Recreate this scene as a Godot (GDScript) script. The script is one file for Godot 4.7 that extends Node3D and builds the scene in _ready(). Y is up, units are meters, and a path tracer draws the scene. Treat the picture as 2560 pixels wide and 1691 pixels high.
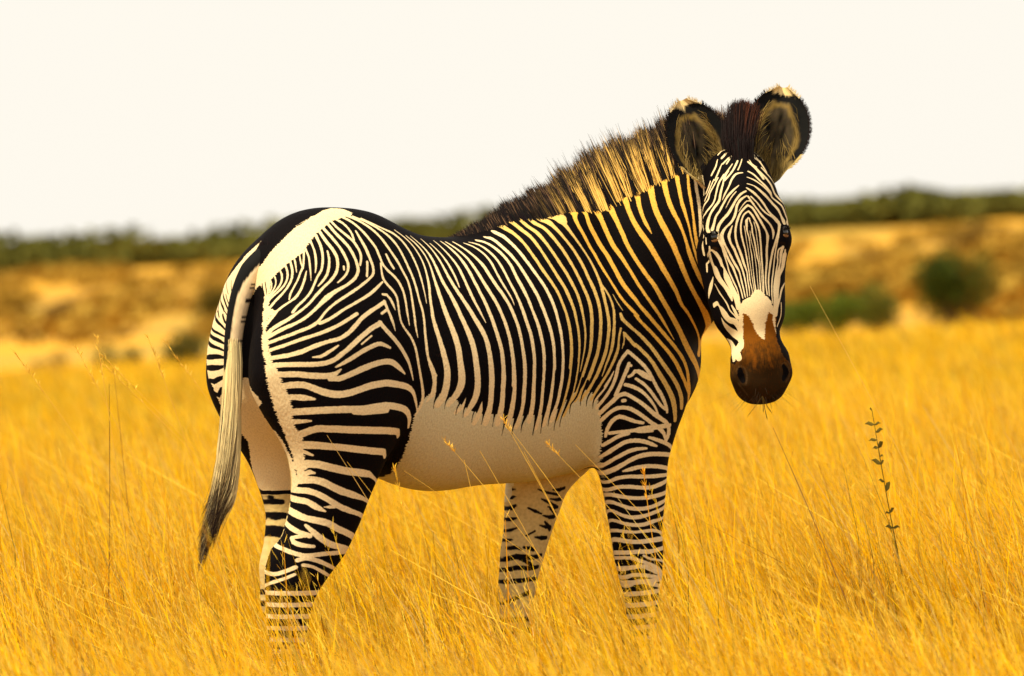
extends Node3D

# ------------------------------------------------------------------ sculpting: rounded cones joined by a smooth minimum, meshed as surface nets
class Sculpt:
	var prims: Array = []      # [a, b-a (squashed), 1/|b-a|^2, ra, rb-ra, n, 1/k-1, scale, blend, centre, reach, sign]
	var verts := PackedVector3Array()
	var norms := PackedVector3Array()
	var tris := PackedInt32Array()

	func cone(a: Vector3, b: Vector3, ra: float, rb: float, k := 1.0, n := Vector3(0, 0, 1), blend := 0.05, dig := false) -> void:
		var q := 1.0 / k - 1.0
		var ba := b - a
		ba += n * (ba.dot(n) * q)
		var bb := maxf(ba.dot(ba), 1e-9)
		prims.append([a, ba, 1.0 / bb, ra, rb - ra, n, q, (k + 1.0) * 0.5, blend, (a + b) * 0.5, (b - a).length() * 0.5 + maxf(ra, rb), dig])

	func field(p: Vector3, set_of: Array) -> float:
		var d := 1e3
		for c in set_of:
			var pa: Vector3 = p - c[0]
			if c[6] != 0.0:
				var n: Vector3 = c[5]
				pa += n * (pa.dot(n) * c[6])
			var h := clampf(pa.dot(c[1]) * c[2], 0.0, 1.0)
			var e: float = ((pa - c[1] * h).length() - c[3] - c[4] * h) * c[7]
			var bl: float = c[8]
			if c[11]:
				e = -e
				var hd := maxf(bl - absf(d - e), 0.0) / bl
				d = maxf(d, e) + hd * hd * bl * 0.25
			else:
				var hs := maxf(bl - absf(d - e), 0.0) / bl
				d = minf(d, e) - hs * hs * bl * 0.25
		return d

	func mesh(lo: Vector3, hi: Vector3, cell: float) -> void:
		var nb := Vector3i(((hi - lo) / (cell * 8.0)).ceil())
		var n := nb * 8
		var sx := n.y * n.z
		var sy := n.z
		var val := PackedFloat32Array()
		val.resize(n.x * sx)
		val.fill(1.0)
		var live := PackedByteArray()
		live.resize(nb.x * nb.y * nb.z)
		var half := cell * 8.0 * 0.5
		var diag := half * 1.7321 + cell * 1.8
		for bx in nb.x:
			for by in nb.y:
				for bz in nb.z:
					var o := lo + Vector3(bx, by, bz) * (cell * 8.0)
					var mid := o + Vector3(half, half, half)
					var near: Array = []
					for c in prims:
						if mid.distance_to(c[9]) < c[10] + diag + c[8]:
							near.append(c)
					if near.is_empty():
						continue
					var d0 := field(mid, near)
					if d0 > diag + 0.02:
						continue
					var bi := (bx * nb.y + by) * nb.z + bz
					var inside := d0 < -diag * 1.3 - 0.03
					if not inside:
						live[bi] = 1
					for i in 8:
						for j in 8:
							var at := (bx * 8 + i) * sx + (by * 8 + j) * sy + bz * 8
							for k in 8:
								val[at + k] = -1.0 if inside else field(o + Vector3(i, j, k) * cell, near)
		var vid := PackedInt32Array()
		vid.resize(val.size())
		vid.fill(-1)
		var grown := live.duplicate()
		for bx in nb.x:
			for by in nb.y:
				for bz in nb.z:
					if live[(bx * nb.y + by) * nb.z + bz]:
						for q in [Vector3i(-1, 0, 0), Vector3i(0, -1, 0), Vector3i(0, 0, -1)]:
							var w: Vector3i = Vector3i(bx, by, bz) + q
							if w.x >= 0 and w.y >= 0 and w.z >= 0:
								grown[(w.x * nb.y + w.y) * nb.z + w.z] = 1
		var c := PackedFloat32Array()
		c.resize(8)
		for pass_no in 2:
			for bx in nb.x:
				for by in nb.y:
					for bz in nb.z:
						if not grown[(bx * nb.y + by) * nb.z + bz]:
							continue
						for i in range(bx * 8, mini(bx * 8 + 8, n.x - 1)):
							for j in range(by * 8, mini(by * 8 + 8, n.y - 1)):
								var row := i * sx + j * sy
								for k in range(bz * 8, mini(bz * 8 + 8, n.z - 1)):
									var at := row + k
									if pass_no == 0:
										c[0] = val[at]
										c[1] = val[at + 1]
										c[2] = val[at + sy]
										c[3] = val[at + sy + 1]
										c[4] = val[at + sx]
										c[5] = val[at + sx + 1]
										c[6] = val[at + sx + sy]
										c[7] = val[at + sx + sy + 1]
										var m := 0
										for s in 8:
											if c[s] < 0.0:
												m += 1
										if m == 0 or m == 8:
											continue
										var sum := Vector3.ZERO
										var cnt := 0
										for e in EDGES:
											var a := c[e[0]]
											var b := c[e[1]]
											if (a < 0.0) != (b < 0.0):
												sum += CORNERS[e[0]].lerp(CORNERS[e[1]], a / (a - b))
												cnt += 1
										vid[at] = verts.size()
										verts.append(lo + (Vector3(i, j, k) + sum / cnt) * cell)
										var g := Vector3(c[4] + c[5] + c[6] + c[7] - c[0] - c[1] - c[2] - c[3], c[2] + c[3] + c[6] + c[7] - c[0] - c[1] - c[4] - c[5], c[1] + c[3] + c[5] + c[7] - c[0] - c[2] - c[4] - c[6])
										norms.append(g.normalized())
									elif i > 0 and j > 0 and k > 0:
										var s0 := val[at] < 0.0
										if s0 != (val[at + sx] < 0.0):
											quad(vid[at - sy - sx * 0 - 1], vid[at - 1], vid[at], vid[at - sy], s0)
										if s0 != (val[at + sy] < 0.0):
											quad(vid[at - sx - 1], vid[at - sx], vid[at], vid[at - 1], s0)
										if s0 != (val[at + 1] < 0.0):
											quad(vid[at - sx - sy], vid[at - sy], vid[at], vid[at - sx], s0)

	func quad(a: int, b: int, c: int, d: int, flip: bool) -> void:
		if a < 0 or b < 0 or c < 0 or d < 0:
			return
		if flip:
			tris.append_array([a, c, b, a, d, c])
		else:
			tris.append_array([a, b, c, a, c, d])

	const CORNERS := [Vector3(0, 0, 0), Vector3(0, 0, 1), Vector3(0, 1, 0), Vector3(0, 1, 1), Vector3(1, 0, 0), Vector3(1, 0, 1), Vector3(1, 1, 0), Vector3(1, 1, 1)]
	const EDGES := [[0, 1], [2, 3], [4, 5], [6, 7], [0, 2], [1, 3], [4, 6], [5, 7], [0, 4], [1, 5], [2, 6], [3, 7]]

	func smooth(rounds: int) -> void:
		var n := verts.size()
		for r in rounds:
			var acc := PackedVector3Array()
			acc.resize(n)
			var cnt := PackedFloat32Array()
			cnt.resize(n)
			for t in range(0, tris.size(), 3):
				var a := tris[t]
				var b := tris[t + 1]
				var c := tris[t + 2]
				acc[a] += verts[b] + verts[c]
				acc[b] += verts[a] + verts[c]
				acc[c] += verts[a] + verts[b]
				cnt[a] += 2.0
				cnt[b] += 2.0
				cnt[c] += 2.0
			for i in n:
				if cnt[i] > 0.0:
					verts[i] = verts[i].lerp(acc[i] / cnt[i], 0.5)


	func renormal() -> void:
		norms.fill(Vector3.ZERO)
		for t in range(0, tris.size(), 3):
			var a := tris[t]
			var b := tris[t + 1]
			var c := tris[t + 2]
			var g := (verts[c] - verts[a]).cross(verts[b] - verts[a])
			norms[a] += g
			norms[b] += g
			norms[c] += g
		for i in norms.size():
			norms[i] = norms[i].normalized()

# ------------------------------------------------------------------ a coat: the stripes of one region of the hide, drawn as brush strokes into its own texture (millimetres on the skin)
class Coat:
	var w: int
	var h: int
	var u0: float
	var v0: float
	var mm: float
	var px := PackedByteArray()
	var wob := FastNoiseLite.new()
	var fur := FastNoiseLite.new()

	func _init(u_from: float, v_from: float, u_to: float, v_to: float, mm_per_px: float, base: Color) -> void:
		u0 = u_from
		v0 = v_from
		mm = mm_per_px
		w = int((u_to - u_from) / mm)
		h = int((v_to - v_from) / mm)
		px.resize(w * h * 3)
		for i in w:
			px[i * 3] = base.r8
			px[i * 3 + 1] = base.g8
			px[i * 3 + 2] = base.b8
		var row := px.slice(0, w * 3)
		px = row.duplicate()
		var n := 1
		while n < h:
			px.append_array(px.slice(0, mini(n, h - n) * w * 3))
			n = px.size() / (w * 3)
		wob.seed = 5
		wob.frequency = 0.045
		fur.seed = 9
		fur.frequency = 0.45

	func uv(u: float, v: float) -> Vector2:
		return Vector2((u * 1000.0 - u0) / (mm * w), (v * 1000.0 - v0) / (mm * h))

	func dab(i: int, c: Color, a: float) -> void:
		px[i] = int(lerpf(px[i], c.r8, a))
		px[i + 1] = int(lerpf(px[i + 1], c.g8, a))
		px[i + 2] = int(lerpf(px[i + 2], c.b8, a))

	func patch(pts: Array, c: Color) -> void:
		var xs := PackedFloat32Array()
		var ys := PackedFloat32Array()
		for k in range(0, pts.size(), 2):
			xs.append((pts[k] - u0) / mm)
			ys.append((pts[k + 1] - v0) / mm)
		var n := xs.size()
		for y in h:
			var hits := PackedFloat32Array()
			for k in n:
				var q := (k + 1) % n
				if (ys[k] <= y) != (ys[q] <= y):
					hits.append(xs[k] + (xs[q] - xs[k]) * (y - ys[k]) / (ys[q] - ys[k]))
			hits.sort()
			for k in range(0, hits.size() - 1, 2):
				var wv := fur.get_noise_2d(hits[k] * 0.1, y * 0.6) * 6.0 + wob.get_noise_2d(hits[k] * 0.1, y) * 4.0
				for x in range(maxi(0, int(hits[k] + wv)), mini(w, int(hits[k + 1] - wv))):
					dab((y * w + x) * 3, c, 1.0)

	# triples: place across, place up (mm), breadth (tenths of a mm)
	func stroke(pts: Array, c: Color, thick := 1.0) -> void:
		var p: Array[Vector3] = []
		for k in range(0, pts.size(), 3):
			p.append(Vector3((pts[k] - u0) / mm, (pts[k + 1] - v0) / mm, pts[k + 2] * 0.05 / mm))
		var n := p.size()
		for k in n - 1:
			var a := p[maxi(k - 1, 0)]
			var b := p[k]
			var d := p[k + 1]
			var e := p[mini(k + 2, n - 1)]
			var steps := maxi(1, int(Vector2(d.x - b.x, d.y - b.y).length() / 7.0))
			var last := b
			for s in range(1, steps + 1):
				var t := float(s) / steps
				var q := b.cubic_interpolate(d, a, e, t)
				capsule(last, q, c, thick)
				last = q

	func capsule(a: Vector3, b: Vector3, c: Color, thick: float) -> void:
		var r := maxf(a.z, b.z) + 2.0
		var x0 := maxi(0, int(minf(a.x, b.x) - r))
		var x1 := mini(w - 1, int(maxf(a.x, b.x) + r) + 1)
		var y0 := maxi(0, int(minf(a.y, b.y) - r))
		var y1 := mini(h - 1, int(maxf(a.y, b.y) + r) + 1)
		var d := Vector2(b.x - a.x, b.y - a.y)
		var dd := maxf(d.length_squared(), 1e-6)
		for y in range(y0, y1 + 1):
			for x in range(x0, x1 + 1):
				var q := Vector2(x - a.x, y - a.y)
				var t := clampf(q.dot(d) / dd, 0.0, 1.0)
				var g := a.z + (b.z - a.z) * t
				var e := g - (q - d * t).length()
				if e < -1.6:
					continue
				if e < 3.0:
					e += wob.get_noise_2d(x, y) * minf(0.8, g * 0.2) + fur.get_noise_2d(x, y) * 0.6
				var cov := clampf(e + 0.5, 0.0, 1.0)
				if cov > 0.0:
					dab((y * w + x) * 3, c, cov * thick if thick == 1.0 else cov * thick * clampf(e / (g + 0.1) * 2.0, 0.0, 1.0) * 0.3)

	func texture(seed_no: int, strength: float) -> ImageTexture:
		var im := Image.create_from_data(w, h, false, Image.FORMAT_RGB8, px)
		im.convert(Image.FORMAT_RGBA8)
		var hair := FastNoiseLite.new()
		hair.seed = seed_no
		hair.frequency = 0.16
		hair.fractal_octaves = 4
		var g := hair.get_image(w, h)
		g.convert(Image.FORMAT_L8)
		var gd := g.get_data()
		var veil := PackedByteArray()
		veil.resize(gd.size() * 4)
		for i in gd.size():
			veil[i * 4] = 60
			veil[i * 4 + 1] = 34
			veil[i * 4 + 2] = 12
			veil[i * 4 + 3] = int(maxf(0.0, gd[i] - 95.0) * strength)
		im.blend_rect(Image.create_from_data(w, h, false, Image.FORMAT_RGBA8, veil), Rect2i(0, 0, w, h), Vector2i.ZERO)
		return ImageTexture.create_from_image(im)

func head_shape(s: Sculpt) -> void:
	s.cone(Vector3(0, .165, -.025), Vector3(0, .03, -.01), .096, .108, 1.0, Vector3(0, 0, 1), .04)
	s.cone(Vector3(0, .10, .02), Vector3(0, -.20, .030), .088, .060, 1.0, Vector3(0, 0, 1), .05)
	s.cone(Vector3(0, -.20, .030), Vector3(0, -.35, .018), .060, .060, 1.0, Vector3(0, 0, 1), .05)
	for m in [-1.0, 1.0]:
		s.cone(Vector3(m * .052, -.02, -.085), Vector3(m * .040, -.20, -.055), .072, .058, 1.0, Vector3(0, 0, 1), .05)
		s.cone(Vector3(m * .080, .060, .034), Vector3(m * .089, -.01, .034), .034, .032, 1.0, Vector3(0, 0, 1), .03)
		s.cone(Vector3(m * .074, -.03, .028), Vector3(m * .050, -.22, .020), .036, .026, 1.0, Vector3(0, 0, 1), .04)
	s.cone(Vector3(0, -.12, -.07), Vector3(0, -.34, -.03), .085, .052, 1.0, Vector3(0, 0, 1), .05)
	s.cone(Vector3(0, -.35, .012), Vector3(0, -.405, .008), .066, .060, 1.0, Vector3(0, 0, 1), .04)
	s.cone(Vector3(-.022, -.412, -.004), Vector3(.022, -.412, -.004), .050, .050, 1.0, Vector3(0, 0, 1), .03)
	for m in [-1.0, 1.0]:
		s.cone(Vector3(m * .052, -.350, .030), Vector3(m * .056, -.388, .026), .026, .030, 1.0, Vector3(0, 0, 1), .03)
	for m in [-1.0, 1.0]:
		s.cone(Vector3(m * .060, -.374, .072), Vector3(m * .064, -.404, .060), .011, .014, 1.0, Vector3(0, 0, 1), .012, true)

# ------------------------------------------------------------------ bookkeeping
func tag(o: Node, label: String, category: String, group := "", kind := "") -> void:
	if label:
		o.set_meta("label", label)
	if category:
		o.set_meta("category", category)
	if group:
		o.set_meta("group", group)
	if kind:
		o.set_meta("kind", kind)

func thing(called: String, label: String, category: String, at: Vector3, group := "") -> Node3D:
	var o := Node3D.new()
	o.name = numbered(called)
	o.position = at
	add_child(o, true)
	tag(o, label, category, group)
	return o

var used := {}
func numbered(called: String) -> String:
	if not used.has(called):
		used[called] = 0
		return called
	used[called] += 1
	return "%s_%03d" % [called, used[called]]

func part(called: String, m: Mesh, mat: Material, parent: Node) -> MeshInstance3D:
	var o := MeshInstance3D.new()
	o.mesh = m
	if mat:
		o.material_override = mat
	var n := 0
	for c in parent.get_children():
		if str(c.name) == called or str(c.name).begins_with(called + "_0"):
			n += 1
	o.name = called if n == 0 else "%s_%03d" % [called, n]
	parent.add_child(o, true)
	return o

func lerp_col(a: Color, b: Color, t: float) -> Color:
	return a.lerp(b, clampf(t, 0.0, 1.0))

# hairs and blades: thin curved ribbons gathered into one mesh
class Strands:
	var v := PackedVector3Array()
	var n := PackedVector3Array()
	var c := PackedColorArray()
	var ix := PackedInt32Array()

	func ribbon(pts: Array, side: Vector3, widths: Array, cols: Array, lie := Vector3.ZERO) -> void:
		var first := v.size()
		for k in pts.size():
			var p: Vector3 = pts[k]
			var fwd: Vector3 = (pts[mini(k + 1, pts.size() - 1)] - pts[maxi(k - 1, 0)])
			var nn := side.cross(fwd).normalized()
			var s: Vector3 = side * (widths[k] * 0.5)
			v.append(p - s)
			v.append(p + s)
			if lie != Vector3.ZERO:
				nn = (nn * 0.35 + lie).normalized()
			n.append((nn - side * 0.6).normalized())
			n.append((nn + side * 0.6).normalized())
			c.append(cols[k])
			c.append(cols[k])
		for k in pts.size() - 1:
			var a := first + k * 2
			ix.append_array([a, a + 2, a + 1, a + 1, a + 2, a + 3])

	func quad(p: Vector3, x: Vector3, y: Vector3, col: Color) -> void:
		var f := v.size()
		var nn := x.cross(y).normalized()
		v.append_array([p - x, p - y * 0.9, p + x, p + y])
		for k in 4:
			n.append((nn + Vector3(0, 0.4, 0)).normalized())
			c.append(col)
		ix.append_array([f, f + 2, f + 1, f, f + 3, f + 2])

	func mesh() -> ArrayMesh:
		var arr := []
		arr.resize(Mesh.ARRAY_MAX)
		arr[Mesh.ARRAY_VERTEX] = v
		arr[Mesh.ARRAY_NORMAL] = n
		arr[Mesh.ARRAY_COLOR] = c
		arr[Mesh.ARRAY_INDEX] = ix
		var m := ArrayMesh.new()
		m.add_surface_from_arrays(Mesh.PRIMITIVE_TRIANGLES, arr)
		return m

func painted(rough := 0.85) -> StandardMaterial3D:
	var m := StandardMaterial3D.new()
	m.vertex_color_use_as_albedo = true
	m.roughness = rough
	m.metallic_specular = 0.25
	m.cull_mode = BaseMaterial3D.CULL_DISABLED
	return m

func hide_material(tex: Texture2D) -> StandardMaterial3D:
	var m := StandardMaterial3D.new()
	m.albedo_texture = tex
	m.roughness = 0.72
	m.metallic_specular = 0.15
	m.texture_repeat = false
	var fur := NoiseTexture2D.new()
	fur.width = 2048
	fur.height = 512
	fur.seamless = true
	fur.as_normal_map = true
	fur.bump_strength = 5.0
	var nz := FastNoiseLite.new()
	nz.seed = 21
	nz.frequency = 0.22
	nz.fractal_octaves = 3
	fur.noise = nz
	m.normal_enabled = true
	m.normal_texture = fur
	m.normal_scale = 0.08
	m.uv1_triplanar = false
	return m

# ------------------------------------------------------------------ the zebra
const CREAM := Color8(234, 212, 167)
const TAWNY := Color8(233, 180, 78)
const DUN := Color8(218, 184, 108)
const GOLD := Color8(196, 112, 24)
const ASH := Color8(120, 100, 78)
const BELLY := Color8(208, 200, 166)
const JET := Color8(9, 6, 8)
const UMBER := Color8(124, 72, 10)
const NECK_ROOT := Vector3(.57, 1.376, 0)
const NECK_WAY := Vector3(0.8882, 0.2757, 0.3675)
const FEET := [Vector3(-.519, 0, .13), Vector3(-.404, 0, -.13), Vector3(.594, 0, .14), Vector3(.295, 0, -.13)]
var head_in_body := Transform3D(Basis(Vector3(0.9465, 0.0206, 0.3221), Vector3(0.0367, 0.9846, -0.1710), Vector3(-0.3206, 0.1736, 0.9312)), Vector3(.79, 1.485, .43))
const NECK_SEAM := 0.05

func neck_place(p: Vector3) -> Vector2:
	return Vector2(p.x * cos(0.4) + p.z * sin(0.4), p.y)

func flank_place(p: Vector3) -> Vector2:
	var z := (p.z if p.x < -0.30 and p.y > 0.84 else absf(p.z)) + 0.10
	var u := p.x
	if p.x < -0.30:
		u = -0.30 - 0.30 * atan2(-0.30 - p.x, z)
	elif p.x > 0.45:
		u = 0.45 + 0.30 * atan2(p.x - 0.45, z)
	return Vector2(u, p.y)

func zebra_coats() -> Array:
	var flank := Coat.new(-1300, 0, 1000, 1700, 1.15, JET)
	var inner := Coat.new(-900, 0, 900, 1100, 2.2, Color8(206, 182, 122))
	var neck := Coat.new(300, 850, 1160, 1800, 1.1, JET)
	var head := Coat.new(-412, -520, 412, 320, 0.75, JET)
	flank.patch([-177, 1031, -168, 1060, -153, 1087, -137, 1097, -115, 1097, -92, 1095, -70, 1082, -49, 1065, -20, 1046, 14, 1035, 44, 1032, 73, 1031, 105, 1021, 133, 1016, 156, 1021, 177, 1026, 197, 1023, 221, 1022, 238, 1028, 265, 1035, 282, 1042, 297, 1057, 315, 1076, 345, 1088, 375, 1081, 402, 1065, 418, 1038, 430, 1002, 441, 969, 447, 933, 448, 904, 459, 875, 471, 837, 400, 620, 0, 600, -168, 660, -168, 870], BELLY)
	flank.patch([-430, 1600, -496, 1572, -531, 1546, -572, 1509, -600, 1479, -646, 1449, -671, 1422, -693, 1391, -701, 1348, -678, 1348, -659, 1376, -631, 1400, -602, 1419, -584, 1407, -573, 1387, -566, 1345, -569, 1344, -561, 1300, -559, 1256, -551, 1213, -549, 1170, -547, 1139, -542, 1096, -537, 1051, -526, 1003, -514, 947, -515, 929, -508, 924, -505, 894, -494, 891, -481, 912, -481, 946, -485, 963, -484, 996, -498, 1034, -500, 1067, -500, 1093, -506, 1123, -515, 1153, -523, 1185, -533, 1209, -541, 1235, -544, 1271, -549, 1291, -548, 1320, -530, 1346, -555, 1360, -550, 1377, -556, 1396, -553, 1431, -535, 1450, -516, 1463, -494, 1484, -467, 1500, -462, 1513, -440, 1535, -421, 1554, -395, 1567, -355, 1584, -300, 1592, -270, 1597, -252, 1604, -270, 1618, -298, 1621, -366, 1615, -447, 1595, -498, 1575], CREAM)
	flank.stroke([-462, 1513, 58, -453, 1488, 53, -451, 1465, 49, -450, 1443, 35, -450, 1423, 15], CREAM)
	flank.stroke([-445, 1530, 66, -437, 1505, 55, -435, 1483, 59, -436, 1461, 52, -439, 1444, 27], CREAM)
	flank.stroke([-427, 1546, 97, -418, 1517, 82, -416, 1490, 73, -419, 1468, 64, -424, 1449, 56, -434, 1433, 57, -443, 1412, 58, -453, 1390, 56, -466, 1372, 61, -482, 1354, 63, -491, 1339, 73], CREAM)
	flank.stroke([-460, 1449, 31, -465, 1426, 56, -472, 1404, 57, -482, 1384, 67, -488, 1376, 63, -498, 1368, 58, -514, 1356, 55, -527, 1344, 64, -534, 1334, 89, -550, 1312, 98], CREAM)
	flank.stroke([-466, 1505, 66, -466, 1481, 51, -468, 1461, 55, -474, 1447, 50, -481, 1426, 45, -491, 1405, 50, -498, 1388, 49, -500, 1374, 40], CREAM)
	flank.stroke([-477, 1493, 37, -473, 1471, 42, -468, 1457, 43], CREAM)
	flank.stroke([-495, 1494, 55, -488, 1474, 53, -484, 1447, 20], CREAM)
	flank.stroke([-505, 1486, 64, -496, 1459, 63, -495, 1434, 61, -503, 1412, 60, -517, 1391, 60, -534, 1372, 72, -549, 1352, 72], CREAM)
	flank.stroke([-519, 1476, 58, -508, 1452, 56, -507, 1431, 56, -515, 1412, 58, -530, 1396, 60, -546, 1382, 58, -560, 1366, 63], CREAM)
	flank.stroke([-536, 1464, 46, -523, 1444, 53, -522, 1423, 55, -531, 1406, 56, -546, 1391, 59, -559, 1377, 71], CREAM)
	flank.stroke([-557, 1451, 41, -542, 1436, 42, -538, 1417, 44, -546, 1399, 51, -560, 1386, 47], CREAM)
	flank.stroke([-564, 1438, 49, -551, 1419, 42, -553, 1400, 51, -565, 1391, 41], CREAM)
	flank.stroke([-631, 1408, 32, -612, 1390, 54, -587, 1374, 78], JET)
	flank.stroke([-593, 1422, 24, -586, 1405, 61, -575, 1389, 37], JET)
	flank.stroke([-579, 1425, 25, -570, 1405, 34, -565, 1391, 17], JET)
	flank.stroke([-642, 1391, 29, -620, 1375, 86, -589, 1358, 67], JET)
	flank.stroke([-657, 1380, 22, -633, 1366, 95, -599, 1348, 106], JET)
	flank.stroke([-668, 1354, 23, -650, 1355, 68, -613, 1347, 97], JET)
	flank.stroke([-401, 1501, 51, -400, 1480, 62, -404, 1457, 70, -411, 1437, 68, -422, 1421, 61, -434, 1407, 41], CREAM)
	flank.stroke([-414, 1558, 105, -401, 1532, 105, -387, 1509, 100, -379, 1488, 93, -379, 1465, 76, -387, 1442, 77, -403, 1421, 75, -422, 1403, 72, -440, 1382, 70, -455, 1362, 64, -470, 1346, 61, -484, 1334, 75, -501, 1320, 91, -522, 1306, 100, -539, 1293, 103, -548, 1280, 108], CREAM)
	flank.stroke([-398, 1567, 106, -379, 1540, 99, -363, 1513, 90, -354, 1488, 93, -350, 1465, 85, -355, 1445, 68, -369, 1428, 58, -387, 1414, 43], CREAM)
	flank.stroke([-364, 1457, 60, -365, 1448, 54], CREAM)
	flank.stroke([-374, 1576, 118, -361, 1552, 113, -344, 1529, 109, -331, 1507, 107, -325, 1484, 95, -323, 1463, 95, -325, 1443, 92, -339, 1424, 82, -365, 1406, 78, -394, 1391, 96, -417, 1374, 134, -436, 1353, 87, -453, 1334, 76, -469, 1319, 76, -486, 1308, 84, -507, 1297, 99, -528, 1285, 104, -548, 1272, 103], CREAM)
	flank.stroke([-357, 1583, 105, -343, 1563, 93, -327, 1546, 97, -311, 1529, 98, -303, 1511, 94, -300, 1494, 91, -304, 1477, 75, -314, 1459, 55], CREAM)
	flank.stroke([-333, 1589, 75, -312, 1577, 94, -303, 1561, 91, -301, 1545, 76, -304, 1530, 72], CREAM)
	flank.stroke([-283, 1553, 59, -281, 1530, 91, -277, 1507, 99, -275, 1484, 98, -273, 1464, 92, -274, 1444, 82, -283, 1429, 73, -306, 1415, 69, -336, 1397, 75, -369, 1378, 74, -397, 1360, 68, -418, 1341, 62, -430, 1325, 59, -437, 1314, 62, -441, 1308, 83, -459, 1295, 92, -483, 1284, 92, -510, 1272, 88, -542, 1259, 89], CREAM)
	flank.stroke([-287, 1467, 73, -294, 1448, 74, -302, 1428, 70], CREAM)
	flank.stroke([-301, 1597, 89, -285, 1585, 85, -272, 1569, 87, -260, 1548, 83, -251, 1526, 82, -243, 1507, 84, -241, 1489, 78, -239, 1471, 74, -236, 1455, 75, -224, 1438, 81, -208, 1421, 76, -198, 1401, 81, -193, 1379, 71, -193, 1352, 70, -194, 1322, 66, -193, 1288, 29], CREAM)
	flank.stroke([-243, 1460, 65, -248, 1439, 63, -249, 1419, 79, -240, 1402, 82, -227, 1385, 79, -219, 1366, 71, -220, 1342, 71, -221, 1317, 63, -218, 1295, 65, -207, 1276, 69, -191, 1253, 71, -180, 1222, 68, -174, 1185, 70, -168, 1151, 69, -162, 1122, 72, -158, 1099, 81, -158, 1078, 78, -163, 1059, 62, -173, 1040, 43], CREAM)
	flank.stroke([-254, 1410, 50, -282, 1393, 81, -314, 1375, 85, -348, 1358, 77, -378, 1342, 76, -401, 1326, 82, -420, 1313, 82, -436, 1305, 87], CREAM)
	flank.stroke([-216, 1485, 71, -212, 1464, 72, -205, 1446, 77], CREAM)
	flank.stroke([-280, 1597, 93, -262, 1587, 81, -245, 1573, 79, -230, 1558, 82, -218, 1541, 80, -209, 1523, 85, -201, 1502, 85, -192, 1481, 83, -184, 1460, 82, -177, 1436, 75, -170, 1411, 67, -169, 1385, 63, -171, 1357, 64, -173, 1323, 69, -174, 1284, 60, -171, 1253, 23], CREAM)
	flank.stroke([-263, 1594, 64, -237, 1580, 65, -215, 1564, 66, -194, 1547, 76, -178, 1528, 86, -166, 1504, 77, -159, 1475, 76, -154, 1445, 77, -150, 1417, 71, -149, 1388, 66, -149, 1357, 62, -146, 1330, 66, -146, 1301, 63, -148, 1269, 69, -148, 1234, 81, -146, 1203, 72, -140, 1180, 102, -131, 1156, 136, -125, 1135, 161, -125, 1116, 166, -131, 1097, 138, -145, 1077, 53], CREAM)
	flank.stroke([-241, 1587, 54, -214, 1571, 51, -190, 1557, 55, -162, 1543, 76, -142, 1523, 78, -131, 1498, 72, -126, 1471, 67, -124, 1442, 60, -125, 1411, 53, -127, 1377, 38, -129, 1346, 20], CREAM)
	flank.stroke([-265, 1376, 69, -251, 1374, 74, -242, 1361, 84, -236, 1345, 78, -233, 1332, 35], CREAM)
	flank.stroke([-353, 1326, 97, -381, 1308, 89, -410, 1291, 94, -440, 1277, 95, -470, 1266, 94, -501, 1253, 93, -538, 1239, 97], CREAM)
	flank.stroke([-264, 1355, 115, -288, 1345, 107, -322, 1328, 112, -346, 1310, 110, -363, 1291, 106, -380, 1273, 108, -399, 1261, 110, -426, 1253, 109, -453, 1242, 115, -476, 1230, 121, -503, 1222, 123, -537, 1217, 108], CREAM)
	flank.stroke([-265, 1356, 103, -259, 1334, 84, -250, 1303, 95, -244, 1275, 29], CREAM)
	flank.stroke([-283, 1324, 80, -265, 1332, 81], CREAM)
	flank.stroke([-293, 1298, 145, -322, 1284, 134, -347, 1265, 128, -371, 1242, 125, -394, 1220, 121, -414, 1203, 125, -437, 1195, 132, -465, 1195, 141, -498, 1197, 138, -533, 1197, 138], CREAM)
	flank.stroke([-296, 1299, 132, -274, 1275, 131, -248, 1249, 127, -224, 1221, 119, -203, 1185, 91, -189, 1137, 30], CREAM)
	flank.stroke([-402, 1242, 45, -422, 1226, 84, -438, 1215, 89, -453, 1214, 48], CREAM)
	flank.stroke([-324, 1264, 54, -338, 1253, 50, -350, 1243, 52], CREAM)
	flank.stroke([-269, 1229, 71, -291, 1238, 112, -310, 1241, 123, -335, 1231, 123, -361, 1216, 117, -385, 1199, 107, -409, 1184, 49], CREAM)
	flank.stroke([-217, 1156, 56, -241, 1176, 156, -264, 1189, 165, -293, 1192, 159, -327, 1185, 161, -360, 1172, 163, -384, 1160, 147, -405, 1152, 145, -420, 1153, 142], CREAM)
	flank.stroke([-399, 1177, 46, -413, 1165, 135, -433, 1161, 165, -457, 1164, 163, -482, 1169, 162, -508, 1171, 161, -528, 1172, 163], CREAM)
	flank.stroke([-170, 1054, 34, -179, 1085, 82, -190, 1107, 120, -209, 1120, 168, -246, 1128, 181, -288, 1133, 188, -329, 1129, 186, -362, 1119, 182, -387, 1111, 186, -412, 1110, 196, -436, 1118, 182, -456, 1130, 168, -475, 1140, 176, -498, 1141, 179, -521, 1138, 169], CREAM)
	flank.stroke([-455, 1100, 67, -475, 1105, 162, -499, 1108, 151, -515, 1106, 160], CREAM)
	flank.stroke([-187, 1008, 69, -191, 1034, 132, -208, 1055, 187, -245, 1066, 193, -293, 1072, 191, -336, 1068, 190, -371, 1061, 191, -356, 1059, 191, -288, 1062, 193, -404, 1068, 194, -477, 1068, 193, -509, 1067, 189], CREAM)
	flank.stroke([-465, 1041, 61, -489, 1041, 129, -507, 1041, 122], CREAM)
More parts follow.
